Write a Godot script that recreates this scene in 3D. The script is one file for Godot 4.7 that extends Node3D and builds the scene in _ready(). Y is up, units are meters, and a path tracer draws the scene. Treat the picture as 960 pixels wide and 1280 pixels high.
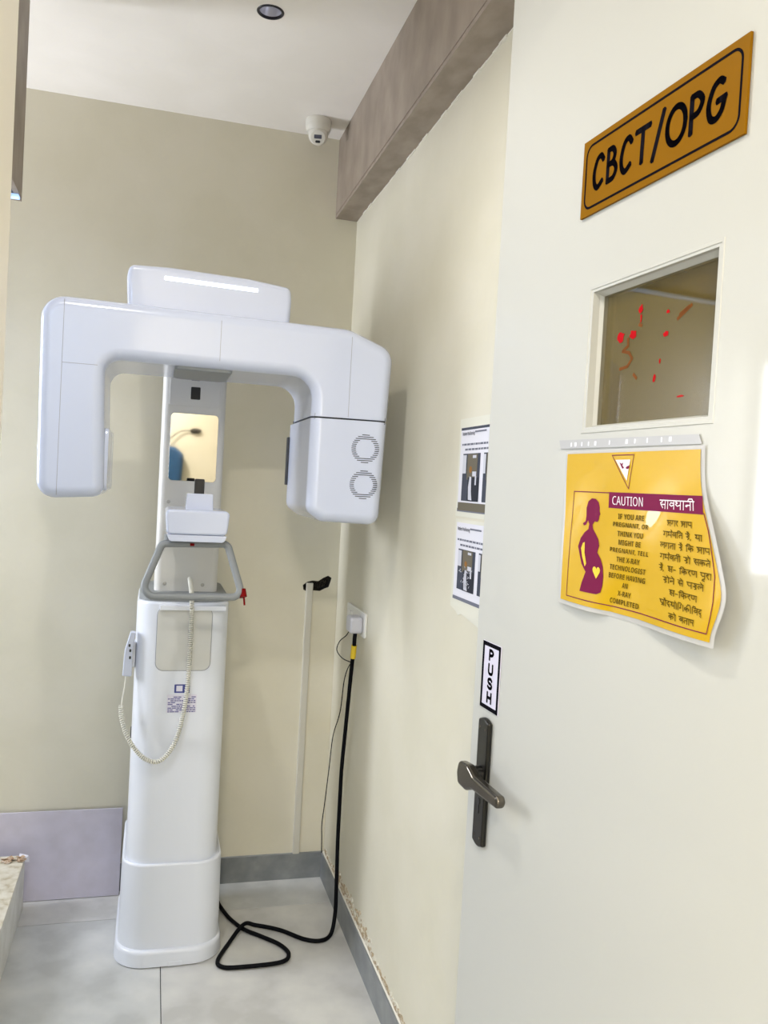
extends Node3D
# A small dental X-ray room seen through its open door: the panoramic X-ray machine, the door leaf with its signs.

const H := 2.85            # ceiling height
const ZF := 2.49           # inner face of the front wall (doorway)
var rng := RandomNumberGenerator.new()
var M := {}
var used := {}

# ------------------------------------------------------------------ naming and grouping
func numbered(called: String) -> String:
	if not used.has(called):
		used[called] = 0
		return called
	used[called] += 1
	return "%s_%03d" % [called, used[called]]

func tag(o: Node, label: String, category: String, group := "") -> Node:
	o.set_meta("label", label)
	o.set_meta("category", category)
	if group:
		o.set_meta("group", group)
	return o

func thing(called: String, label: String, category: String, at := Vector3.ZERO, basis := Basis.IDENTITY, group := "") -> Node3D:
	var o := Node3D.new()
	o.name = numbered(called)
	add_child(o)
	o.transform = Transform3D(basis, at)
	tag(o, label, category, group)
	return o

func obj(called: String, st: SurfaceTool, m: Material, parent: Node = self, shift := Vector3.ZERO) -> MeshInstance3D:
	var o := MeshInstance3D.new()
	o.mesh = st.commit()
	o.material_override = m
	o.name = numbered(called) if parent == self else called
	parent.add_child(o, true)
	o.position = shift
	return o

func structure(o: Node) -> Node:
	o.set_meta("kind", "structure")
	return o

# ------------------------------------------------------------------ mesh helpers
func mb() -> SurfaceTool:
	var st := SurfaceTool.new()
	st.begin(Mesh.PRIMITIVE_TRIANGLES)
	return st

func tri(st: SurfaceTool, a: Vector3, b: Vector3, c: Vector3, na: Vector3, nb: Vector3, nc: Vector3) -> void:
	var g := (c - a).cross(b - a)
	if g.length_squared() < 1e-18:
		return
	if g.dot(na + nb + nc) < 0.0:
		var t := b; b = c; c = t
		var tn := nb; nb = nc; nc = tn
	st.set_normal(na); st.add_vertex(a)
	st.set_normal(nb); st.add_vertex(b)
	st.set_normal(nc); st.add_vertex(c)

func quad(st: SurfaceTool, a: Vector3, b: Vector3, c: Vector3, d: Vector3, n: Vector3) -> void:
	tri(st, a, b, c, n, n, n)
	tri(st, a, c, d, n, n, n)

# rounded counter-clockwise polygon: array of [point, outward normal]
func rp(pts: Array, rad, seg := 6) -> Array:
	var out := []
	var n := pts.size()
	for i in n:
		var p: Vector2 = pts[(i + n - 1) % n]
		var c: Vector2 = pts[i]
		var q: Vector2 = pts[(i + 1) % n]
		var r: float = rad[i] if rad is Array else rad
		var d1 := (p - c).normalized()
		var d2 := (q - c).normalized()
		var e1 := -d1
		var n1 := Vector2(e1.y, -e1.x)
		var n2 := Vector2(d2.y, -d2.x)
		if r == -1.0:      # sharp end of a shaped edge before a flat joint
			out.append([c, n1, n1])
			out.append([c, n2, n1])
			continue
		if r == -2.0:      # sharp end of a flat joint before a shaped edge
			out.append([c, n1, n2])
			out.append([c, n2, n2])
			continue
		if r <= 0.0:
			out.append([c, n1])
			out.append([c, n2])
			continue
		var half := acos(clampf(d1.dot(d2), -1.0, 1.0)) / 2.0
		var convex := e1.cross(d2) > 0.0
		var mid := c + (d1 + d2).normalized() * r / sin(half)
		var s := 1.0 if convex else -1.0
		var a1 := (n1 * s).angle()
		var turn := angle_difference(a1, (n2 * s).angle())
		for k in seg + 1:
			var v := Vector2.from_angle(a1 + turn * k / seg)
			out.append([mid + v * r, v * s])
	return out

func rect_ring(x0: float, y0: float, x1: float, y1: float, r: float, seg := 6) -> Array:
	return rp([Vector2(x0, y0), Vector2(x1, y0), Vector2(x1, y1), Vector2(x0, y1)], r, seg)

func circle_ring(c: Vector2, r: float, n := 24) -> Array:
	var out := []
	for i in n:
		var v := Vector2.from_angle(TAU * i / n)
		out.append([c + v * r, v])
	return out

# profile: [height, inset, angle of the normal out of the ring's plane]
func loft(st: SurfaceTool, ring: Array, prof: Array, xf := Transform3D.IDENTITY, caps := true) -> void:
	var n := ring.size()
	var rows := []
	for p in prof:
		var row := []
		for e in ring:
			var q: Vector2 = e[0] - (e[2] if e.size() > 2 else e[1]) * p[1]
			var nn := Vector3(e[1].x * cos(p[2]), e[1].y * cos(p[2]), sin(p[2]))
			row.append([xf * Vector3(q.x, q.y, p[0]), (xf.basis * nn).normalized()])
		rows.append(row)
	for k in rows.size() - 1:
		for i in n:
			var j := (i + 1) % n
			var a = rows[k][i]; var b = rows[k][j]; var c = rows[k + 1][j]; var d = rows[k + 1][i]
			tri(st, a[0], b[0], c[0], a[1], b[1], c[1])
			tri(st, a[0], c[0], d[0], a[1], c[1], d[1])
	if not caps:
		return
	for e in [[0, -1.0], [prof.size() - 1, 1.0]]:
		var pts := PackedVector2Array()
		for r in ring:
			var q: Vector2 = r[0] - (r[2] if r.size() > 2 else r[1]) * prof[e[0]][1]
			if pts.is_empty() or pts[-1].distance_to(q) > 1e-6:
				pts.append(q)
		if pts[0].distance_to(pts[-1]) < 1e-6:
			pts.remove_at(pts.size() - 1)
		var nn: Vector3 = (xf.basis * Vector3(0, 0, e[1])).normalized()
		var ix := Geometry2D.triangulate_polygon(pts)
		if ix.is_empty():
			print("no cap for a ring of ", pts.size(), " points near ", xf * Vector3(pts[0].x, pts[0].y, prof[e[0]][0]))
		for t in range(0, ix.size(), 3):
			var v := []
			for k in 3:
				v.append(xf * Vector3(pts[ix[t + k]].x, pts[ix[t + k]].y, prof[e[0]][0]))
			tri(st, v[0], v[1], v[2], nn, nn, nn)

func bevel_profile(z0: float, z1: float, r0: float, r1: float, k := 4) -> Array:
	var prof := []
	if r0 > 0.0:
		for i in k + 1:
			var a := -PI / 2 + PI / 2 * i / k
			prof.append([z0 + r0 * (1.0 + sin(a)), r0 * (1.0 - cos(a)), a])
	else:
		prof.append([z0, 0.0, 0.0])
	if r1 > 0.0:
		for i in k + 1:
			var a := PI / 2 * i / k
			prof.append([z1 - r1 * (1.0 - sin(a)), r1 * (1.0 - cos(a)), a])
	else:
		prof.append([z1, 0.0, 0.0])
	return prof

func prism(st: SurfaceTool, ring: Array, z0: float, z1: float, r := 0.0, xf := Transform3D.IDENTITY, k := 4) -> void:
	loft(st, ring, bevel_profile(z0, z1, r, r, k), xf)

# plan view: ring given in (x, -z), risen along y
var PLAN := Transform3D(Basis(Vector3(1, 0, 0), Vector3(0, 0, -1), Vector3(0, 1, 0)), Vector3.ZERO)

func plan_ring(x0: float, z0: float, x1: float, z1: float, rb: float, rf: float, seg := 8) -> Array:
	return rp([Vector2(x0, -z1), Vector2(x1, -z1), Vector2(x1, -z0), Vector2(x0, -z0)], [rf, rf, rb, rb], seg)

func box(st: SurfaceTool, lo: Vector3, hi: Vector3, bev := 0.0, xf := Transform3D.IDENTITY) -> void:
	var r: float = bev
	if r > 0.0:
		prism(st, rect_ring(lo.x, lo.y, hi.x, hi.y, r, 3), lo.z, hi.z, r * 0.98, xf, 2)
		return
	var c := []
	for i in 8:
		c.append(xf * Vector3(hi.x if i & 1 else lo.x, hi.y if i & 2 else lo.y, hi.z if i & 4 else lo.z))
	var b := xf.basis
	quad(st, c[0], c[2], c[6], c[4], -b.x.normalized()); quad(st, c[1], c[3], c[7], c[5], b.x.normalized())
	quad(st, c[0], c[1], c[5], c[4], -b.y.normalized()); quad(st, c[2], c[3], c[7], c[6], b.y.normalized())
	quad(st, c[0], c[1], c[3], c[2], -b.z.normalized()); quad(st, c[4], c[5], c[7], c[6], b.z.normalized())

func spline(pts: Array, n := 8, closed := false) -> Array:
	var out := []
	var m := pts.size()
	for i in (m if closed else m - 1):
		var a: Vector3 = pts[(i - 1 + m) % m] if closed or i > 0 else pts[0]
		var b: Vector3 = pts[i]
		var c: Vector3 = pts[(i + 1) % m]
		var d: Vector3 = pts[(i + 2) % m] if closed or i + 2 < m else pts[m - 1]
		for k in n:
			out.append(b.cubic_interpolate(c, a, d, float(k) / n))
	if not closed:
		out.append(pts[m - 1])
	return out

func tube(st: SurfaceTool, pts: Array, r, sides := 8, closed := false) -> void:
	var n := pts.size()
	var side := Vector3.ZERO
	var rows := []
	for i in n:
		var p: Vector3 = pts[i]
		var before: Vector3 = pts[(i - 1 + n) % n] if closed or i > 0 else p
		var after: Vector3 = pts[(i + 1) % n] if closed or i < n - 1 else p
		var t := (after - before).normalized()
		if side == Vector3.ZERO:
			side = t.cross(Vector3.UP if absf(t.y) < 0.9 else Vector3.RIGHT).normalized()
		side = (side - t * side.dot(t)).normalized()
		var up := t.cross(side)
		var rr: float = r[i] if r is Array else r
		var row := []
		for k in sides:
			var v := side * cos(TAU * k / sides) + up * sin(TAU * k / sides)
			row.append([p + v * rr, v])
		rows.append(row)
	for i in (n if closed else n - 1):
		for k in sides:
			var a = rows[i][k]; var b = rows[i][(k + 1) % sides]
			var c = rows[(i + 1) % n][(k + 1) % sides]; var d = rows[(i + 1) % n][k]
			tri(st, a[0], b[0], c[0], a[1], b[1], c[1])
			tri(st, a[0], c[0], d[0], a[1], c[1], d[1])
	if not closed:
		for e in [[0, 1], [n - 1, n - 2]]:
			var nn: Vector3 = (pts[e[0]] - pts[e[1]]).normalized()
			for k in range(1, sides - 1):
				tri(st, rows[e[0]][0][0], rows[e[0]][k][0], rows[e[0]][k + 1][0], nn, nn, nn)

# profile of [radius, height] spun round the y axis of xf
func lathe(st: SurfaceTool, prof: Array, xf := Transform3D.IDENTITY, n := 28) -> void:
	for i in prof.size() - 1:
		var d := Vector2(prof[i + 1][0] - prof[i][0], prof[i + 1][1] - prof[i][1]).normalized()
		for k in n:
			var v := []
			for e in [[i, k], [i, k + 1], [i + 1, k + 1], [i + 1, k]]:
				var a: float = TAU * e[1] / n
				v.append([xf * Vector3(prof[e[0]][0] * cos(a), prof[e[0]][1], prof[e[0]][0] * sin(a)), (xf.basis * Vector3(d.y * cos(a), -d.x, d.y * sin(a))).normalized()])
			tri(st, v[0][0], v[1][0], v[2][0], v[0][1], v[1][1], v[2][1])
			tri(st, v[0][0], v[2][0], v[3][0], v[0][1], v[2][1], v[3][1])

func ball(st: SurfaceTool, c: Vector3, r: Vector3, n := 20) -> void:
	for i in n / 2:
		for k in n:
			var v := []
			for e in [[i, k], [i, k + 1], [i + 1, k + 1], [i + 1, k]]:
				var t: float = PI * e[0] / (n / 2)
				var a: float = TAU * e[1] / n
				var d := Vector3(sin(t) * cos(a), cos(t), sin(t) * sin(a))
				v.append([c + d * r, (d / r).normalized()])
			tri(st, v[0][0], v[1][0], v[2][0], v[0][1], v[1][1], v[2][1])
			tri(st, v[0][0], v[2][0], v[3][0], v[0][1], v[2][1], v[3][1])

# lettering: flat triangles of a word fitted into a rectangle
func word(text: String, bold: bool, x0: float, y0: float, w: float, h: float) -> Array:
	var f := SystemFont.new()
	f.font_names = PackedStringArray(["Droid Sans"])
	f.font_weight = 700 if bold else 400
	var t := TextMesh.new()
	t.font = f
	t.text = text
	t.font_size = 64
	t.depth = 0.0
	t.pixel_size = 0.01
	var a := t.surface_get_arrays(0)
	var v: PackedVector3Array = a[Mesh.ARRAY_VERTEX]
	var ix = a[Mesh.ARRAY_INDEX]
	var lo := Vector3(1e9, 1e9, 0)
	var hi := -lo
	for p in v:
		lo = lo.min(p); hi = hi.max(p)
	var out := []
	var order = ix if ix != null and ix.size() else range(v.size())
	for i in order:
		out.append(Vector2(x0 + (v[i].x - lo.x) / (hi.x - lo.x) * w, y0 + (v[i].y - lo.y) / (hi.y - lo.y) * h))
	return out

# thick pen strokes as flat triangles
func strokes(lines: Array, pen: float) -> Array:
	var out := []
	for l in lines:
		for i in l.size() - 1:
			var a: Vector2 = l[i]
			var b: Vector2 = l[i + 1]
			var d := (b - a).normalized() * pen / 2
			var s := Vector2(-d.y, d.x)
			a -= d * 0.6
			b += d * 0.6
			out.append_array([a - s, b - s, b + s, a - s, b + s, a + s])
	return out

# rounded marker-pen capitals fitted between x0 and x1
func pen_word(text: String, x0: float, x1: float, y0: float, h: float, pen: float) -> Array:
	var O := []
	for k in 17:
		O.append(Vector2(0.5 + 0.5 * cos(TAU * k / 16.0), 0.5 + 0.52 * sin(TAU * k / 16.0)))
	var bow := [Vector2(0.92, 0.84), Vector2(0.66, 1.0), Vector2(0.3, 0.9), Vector2(0.06, 0.52), Vector2(0.14, 0.16), Vector2(0.44, 0.0), Vector2(0.86, 0.14)]
	var font := {
		"C": [0.8, [bow]],
		"B": [0.74, [[Vector2(0.08, 0), Vector2(0.08, 1)], [Vector2(0.08, 1), Vector2(0.5, 0.99), Vector2(0.74, 0.8), Vector2(0.56, 0.58), Vector2(0.12, 0.52)], [Vector2(0.12, 0.53), Vector2(0.66, 0.5), Vector2(0.92, 0.28), Vector2(0.66, 0.04), Vector2(0.08, 0.0)]]],
		"T": [0.9, [[Vector2(0, 1), Vector2(1, 1)], [Vector2(0.5, 1), Vector2(0.47, 0)]]],
		"/": [0.6, [[Vector2(0.0, -0.14), Vector2(1, 1.16)]]],
		"O": [1.08, [O]],
		"P": [0.72, [[Vector2(0.1, 0), Vector2(0.1, 1)], [Vector2(0.1, 1), Vector2(0.6, 0.98), Vector2(0.92, 0.76), Vector2(0.66, 0.5), Vector2(0.12, 0.44)]]],
		"U": [0.8, [[Vector2(0.06, 1), Vector2(0.06, 0.3), Vector2(0.2, 0.06), Vector2(0.5, 0.0), Vector2(0.8, 0.06), Vector2(0.94, 0.3), Vector2(0.94, 1)]]],
		"S": [0.8, [[Vector2(0.92, 0.84), Vector2(0.6, 1.0), Vector2(0.2, 0.92), Vector2(0.08, 0.72), Vector2(0.3, 0.54), Vector2(0.7, 0.46), Vector2(0.94, 0.26), Vector2(0.78, 0.05), Vector2(0.4, 0.0), Vector2(0.06, 0.14)]]],
		"H": [0.8, [[Vector2(0.06, 0), Vector2(0.06, 1)], [Vector2(0.94, 0), Vector2(0.94, 1)], [Vector2(0.06, 0.5), Vector2(0.94, 0.5)]]],
		"G": [0.92, [[Vector2(0.84, 0.92), Vector2(0.6, 1.0), Vector2(0.26, 0.86), Vector2(0.04, 0.46), Vector2(0.16, 0.1), Vector2(0.48, 0.0), Vector2(0.8, 0.16), Vector2(0.94, 0.46)], [Vector2(0.56, 0.46), Vector2(0.98, 0.48)]]],
	}
	var total := 0.0
	for c in text:
		total += font[c][0] + 0.27
	total -= 0.27
	var k := (x1 - x0) / total
	var x := x0
	var out := []
	for c in text:
		var w: float = font[c][0] * k
		for l in font[c][1]:
			var p3 := []
			for p in l:
				p3.append(Vector3(x + p.x * w, y0 + p.y * h, 0))
			var q := []
			for p in (spline(p3, 5) if p3.size() > 2 else p3):
				q.append(Vector2(p.x, p.y))
			out.append_array(strokes([q], pen))
			for p in q:
				for i in 8:
					out.append_array([p, p + Vector2.from_angle(TAU * i / 8.0) * pen / 2, p + Vector2.from_angle(TAU * (i + 1) / 8.0) * pen / 2])
		x += w + 0.27 * k
	return out

func flat(st: SurfaceTool, t: Array, put: Callable) -> void:
	for i in range(0, t.size(), 3):
		var a = put.call(t[i]); var b = put.call(t[i + 1]); var c = put.call(t[i + 2])
		tri(st, a[0], b[0], c[0], a[1], b[1], c[1])

func fan_fill(pts: Array) -> Array:
	var pv := PackedVector2Array(pts)
	var out := []
	for i in Geometry2D.triangulate_polygon(pv):
		out.append(pv[i])
	return out

# ------------------------------------------------------------------ materials
func rgb(r: float, g: float, b: float) -> Color:
	return Color(r / 255.0, g / 255.0, b / 255.0)

func plain(called: String, c: Color, rough := 0.5, metal := 0.0) -> StandardMaterial3D:
	var m := StandardMaterial3D.new()
	m.resource_name = called
	m.albedo_color = c
	m.roughness = rough
	m.metallic = metal
	M[called] = m
	return m

func noise_tex(freq: float, octaves: int, colors: Array, offsets: Array, seed_n: int, normal := false, bump := 4.0, size := 512) -> NoiseTexture2D:
	var n := FastNoiseLite.new()
	n.seed = seed_n
	n.noise_type = FastNoiseLite.TYPE_SIMPLEX_SMOOTH
	n.frequency = freq
	n.fractal_octaves = octaves
	var t := NoiseTexture2D.new()
	t.width = size
	t.height = size
	t.seamless = true
	t.noise = n
	if normal:
		t.as_normal_map = true
		t.bump_strength = bump
	else:
		var g := Gradient.new()
		g.offsets = PackedFloat32Array(offsets)
		g.colors = PackedColorArray(colors)
		t.color_ramp = g
	return t

func grained(called: String, t: Texture2D, scale: Vector3, rough: float, nt: Texture2D = null, ns := 0.3) -> StandardMaterial3D:
	var m := plain(called, Color.WHITE, rough)
	m.albedo_texture = t
	m.uv1_triplanar = true
	m.uv1_world_triplanar = true
	m.uv1_scale = scale
	if nt:
		m.normal_enabled = true
		m.normal_texture = nt
		m.normal_scale = ns
	return m

func make_materials() -> void:
	var soft := noise_tex(0.012, 4, [], [], 3, true, 3.0)
	grained("wall_paint", noise_tex(0.006, 5, [rgb(217, 212, 191), rgb(220, 215, 195), rgb(222, 217, 198)], [0.2, 0.5, 0.8], 11), Vector3(0.8, 0.8, 0.8), 0.5, soft, 0.04)
	grained("ceiling_paint", noise_tex(0.006, 4, [rgb(240, 235, 226), rgb(244, 239, 231)], [0.3, 0.7], 13), Vector3(0.7, 0.7, 0.7), 0.7)
	grained("laminate", noise_tex(0.012, 6, [rgb(136, 124, 110), rgb(144, 131, 117), rgb(149, 136, 122), rgb(156, 143, 129)], [0.2, 0.42, 0.6, 0.85], 21), Vector3(2.0, 0.8, 1.2), 0.5, soft, 0.1)
	grained("floor_tile", noise_tex(0.009, 6, [rgb(180, 181, 178), rgb(190, 191, 188), rgb(196, 197, 194), rgb(204, 204, 200)], [0.22, 0.42, 0.6, 0.85], 31), Vector3(0.9, 0.9, 0.9), 0.35, soft, 0.08)
	grained("floor_tile_warm", noise_tex(0.009, 6, [rgb(182, 181, 176), rgb(192, 191, 187), rgb(198, 197, 192), rgb(205, 204, 198)], [0.22, 0.42, 0.6, 0.85], 37), Vector3(0.9, 0.9, 0.9), 0.35, soft, 0.08)
	grained("skirting", noise_tex(0.012, 5, [rgb(120, 124, 126), rgb(130, 134, 135), rgb(141, 145, 145)], [0.2, 0.5, 0.8], 33), Vector3(1.5, 1.5, 1.5), 0.35)
	plain("grout", rgb(62, 62, 62), 0.9)
	var w := plain("white_shell", rgb(204, 211, 230), 0.22)
	w.clearcoat_enabled = true; w.clearcoat = 0.5; w.clearcoat_roughness = 0.08
	var w2 := plain("white_casing", rgb(228, 232, 240), 0.28)
	w2.clearcoat_enabled = true; w2.clearcoat = 0.3; w2.clearcoat_roughness = 0.12
	plain("mast_grey", rgb(217, 216, 211), 0.4)
	plain("panel_grey", rgb(210, 210, 205), 0.35)
	plain("seam_grey", rgb(150, 152, 160), 0.6)
	plain("dark_seam", rgb(40, 42, 46), 0.6)
	plain("vent_dark", rgb(52, 54, 56), 0.7)
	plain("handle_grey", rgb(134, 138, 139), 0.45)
	plain("black_plastic", rgb(22, 22, 26), 0.35)
	plain("cable_black", rgb(16, 17, 20), 0.45)
	plain("red_plastic", rgb(118, 14, 16), 0.4)
	plain("yellow_tape", rgb(222, 190, 40), 0.5)
	plain("cord_cream", rgb(226, 224, 212), 0.45)
	plain("mirror_silver", rgb(196, 194, 190), 0.03, 1.0)
	plain("screw_grey", rgb(170, 170, 168), 0.35, 0.6)
	plain("label_white", rgb(222, 220, 232), 0.5)
	plain("label_blue", rgb(60, 70, 140), 0.5)
	plain("label_violet", rgb(96, 92, 150), 0.6)
	var lamp := plain("strip_glow", rgb(245, 247, 255), 0.4)
	lamp.emission_enabled = true; lamp.emission = rgb(236, 240, 255); lamp.emission_energy_multiplier = 0.75
	var cool := plain("cool_led", rgb(190, 215, 250), 0.4)
	cool.emission_enabled = true; cool.emission = rgb(168, 205, 255); cool.emission_energy_multiplier = 0.9
	var pan := plain("panel_led", rgb(245, 245, 240), 0.5)
	pan.emission_enabled = true; pan.emission = rgb(255, 248, 236); pan.emission_energy_multiplier = 1.6
	var fp := plain("added_frosted_pane", rgb(236, 242, 250), 0.5)
	fp.emission_enabled = true; fp.emission = rgb(226, 236, 255); fp.emission_energy_multiplier = 1.2
	var dl := plain("door_lacquer", rgb(192, 192, 185), 0.45)
	dl.clearcoat_enabled = true; dl.metallic_specular = 0.3; dl.clearcoat = 0.3; dl.clearcoat_roughness = 0.04
	plain("jamb_paint", rgb(240, 237, 232), 0.4)
	var g := plain("lead_glass", Color(rgb(100, 84, 28), 0.6), 0.03)
	g.transparency = BaseMaterial3D.TRANSPARENCY_ALPHA
	plain("red_paint", rgb(176, 8, 22), 0.6)
	plain("red_smear", rgb(118, 72, 38), 0.7)
	var gm := plain("antique_metal", rgb(44, 43, 39), 0.32, 0.8)
	gm.clearcoat_enabled = true; gm.clearcoat = 0.3; gm.clearcoat_roughness = 0.2
	plain("lever_metal", rgb(98, 93, 84), 0.22, 0.9)
	plain("gold_plate", rgb(132, 90, 8), 0.5, 0.0)
	plain("print_black", rgb(14, 12, 20), 0.8)
	plain("sign_lavender", rgb(214, 210, 226), 0.35)
	var y := plain("poster_yellow", rgb(200, 160, 0), 0.45)
	y.clearcoat_enabled = true; y.metallic_specular = 0.3; y.clearcoat = 0.35; y.clearcoat_roughness = 0.04
	plain("print_maroon", rgb(116, 24, 66), 0.4)
	plain("print_olive", rgb(92, 74, 14), 0.5)
	plain("print_yellow", rgb(232, 200, 70), 0.4)
	plain("print_white", rgb(236, 226, 232), 0.4)
	var sl := plain("sleeve_plastic", Color(rgb(196, 194, 190), 0.8), 0.4)
	sl.transparency = BaseMaterial3D.TRANSPARENCY_ALPHA
	plain("sleeve_strip", rgb(172, 172, 172), 0.4)
	plain("paper_white", rgb(226, 225, 232), 0.6)
	plain("paper_cream", rgb(224, 222, 206), 0.5)
	plain("print_grey", rgb(120, 122, 134), 0.6)
	plain("print_dark", rgb(52, 54, 62), 0.55)
	plain("print_slate", rgb(74, 78, 90), 0.55)
	plain("print_taupe", rgb(112, 106, 92), 0.55)
	plain("print_pale", rgb(205, 206, 214), 0.55)
	plain("print_tan", rgb(150, 108, 62), 0.55)
	plain("socket_white", rgb(232, 231, 224), 0.35)
	plain("plug_grey", rgb(198, 198, 204), 0.4)
	plain("trunking", rgb(202, 199, 186), 0.45)
	grained("board_lilac", noise_tex(0.01, 4, [rgb(197, 192, 203), rgb(202, 197, 209), rgb(206, 201, 214)], [0.2, 0.5, 0.8], 41), Vector3(1.6, 1.6, 1.6), 0.3)
	grained("carton_side", noise_tex(0.01, 5, [rgb(206, 203, 190), rgb(213, 210, 198), rgb(219, 216, 206)], [0.2, 0.5, 0.8], 43), Vector3(2, 2, 2), 0.7)
	grained("carton_top", noise_tex(0.02, 6, [rgb(176, 164, 140), rgb(196, 188, 166), rgb(205, 198, 180), rgb(212, 207, 191)], [0.15, 0.35, 0.55, 0.8], 44), Vector3(2, 2, 2), 0.8)
	grained("torn_card", noise_tex(0.04, 5, [rgb(132, 100, 70), rgb(178, 148, 116), rgb(214, 206, 192)], [0.2, 0.5, 0.8], 45), Vector3(5, 5, 5), 0.9)
	grained("cement_dark", noise_tex(0.05, 5, [rgb(38, 36, 32), rgb(62, 58, 50), rgb(98, 92, 78)], [0.25, 0.55, 0.85], 46), Vector3(5, 5, 5), 0.95)
	plain("plaster_tan", rgb(200, 186, 160), 0.9)
	plain("plaster_brown", rgb(180, 162, 134), 0.9)
	plain("plaster_white", rgb(226, 222, 208), 0.9)
	plain("cctv_white", rgb(214, 211, 200), 0.4)
	plain("cctv_window", rgb(84, 86, 96), 0.2)
	plain("rim_black", rgb(20, 18, 30), 0.3)
	plain("reflector", rgb(222, 222, 232), 0.35, 0.6)
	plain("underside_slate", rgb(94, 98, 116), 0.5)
	grained("stand_in_blue", noise_tex(0.02, 3, [rgb(28, 70, 110), rgb(36, 84, 126)], [0.3, 0.7], 47), Vector3(2, 2, 2), 0.8)

# ------------------------------------------------------------------ the place
func _ready() -> void:
	rng.seed = 7
	set_view()
	make_materials()
	for k in M:
		if k.begins_with("print_") or k.begins_with("red_") or k in ["gold_plate", "cable_black"]:
			M[k].metallic_specular = 0.15
	make_room()
	make_corridor()
	make_machine()
	make_door()
	make_small_things()

func set_view() -> void:
	var cam := Camera3D.new()
	cam.name = "camera"
	add_child(cam)
	cam.position = Vector3(-0.7091, 1.5404, 3.196)
	cam.basis = Basis(Vector3.UP, -0.2686) * Basis(Vector3.RIGHT, -0.0298) * Basis(Vector3.BACK, 0.0551)
	cam.fov = rad_to_deg(2.0 * atan(640.0 / 1052.3))
	cam.near = 0.05
	cam.current = true
	var we := WorldEnvironment.new()
	we.name = "environment"
	var e := Environment.new()
	e.background_mode = Environment.BG_COLOR
	e.background_color = Color(0.02, 0.02, 0.02)
	e.ambient_light_source = Environment.AMBIENT_SOURCE_DISABLED
	e.tonemap_mode = Environment.TONE_MAPPER_LINEAR
	e.tonemap_exposure = 1.03
	e.sdfgi_enabled = true
	e.ssao_enabled = true
	e.ssil_enabled = true
	we.environment = e
	add_child(we)

func area(called: String, at: Vector3, look: Vector3, up: Vector3, size: Vector2, color: Color, energy: float, parent: Node) -> void:
	var l := AreaLight3D.new()
	l.name = called
	parent.add_child(l)
	l.area_size = size
	l.light_color = color
	l.light_energy = energy
	l.area_range = 12.0
	l.area_attenuation = 2.0
	l.shadow_enabled = true
	l.global_transform = Transform3D(Basis.looking_at(look, up), at)

func csg_box(lo: Vector3, hi: Vector3, m: Material) -> CSGBox3D:
	var c := CSGBox3D.new()
	c.size = hi - lo
	c.position = (lo + hi) / 2.0
	c.material = m
	return c

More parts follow.
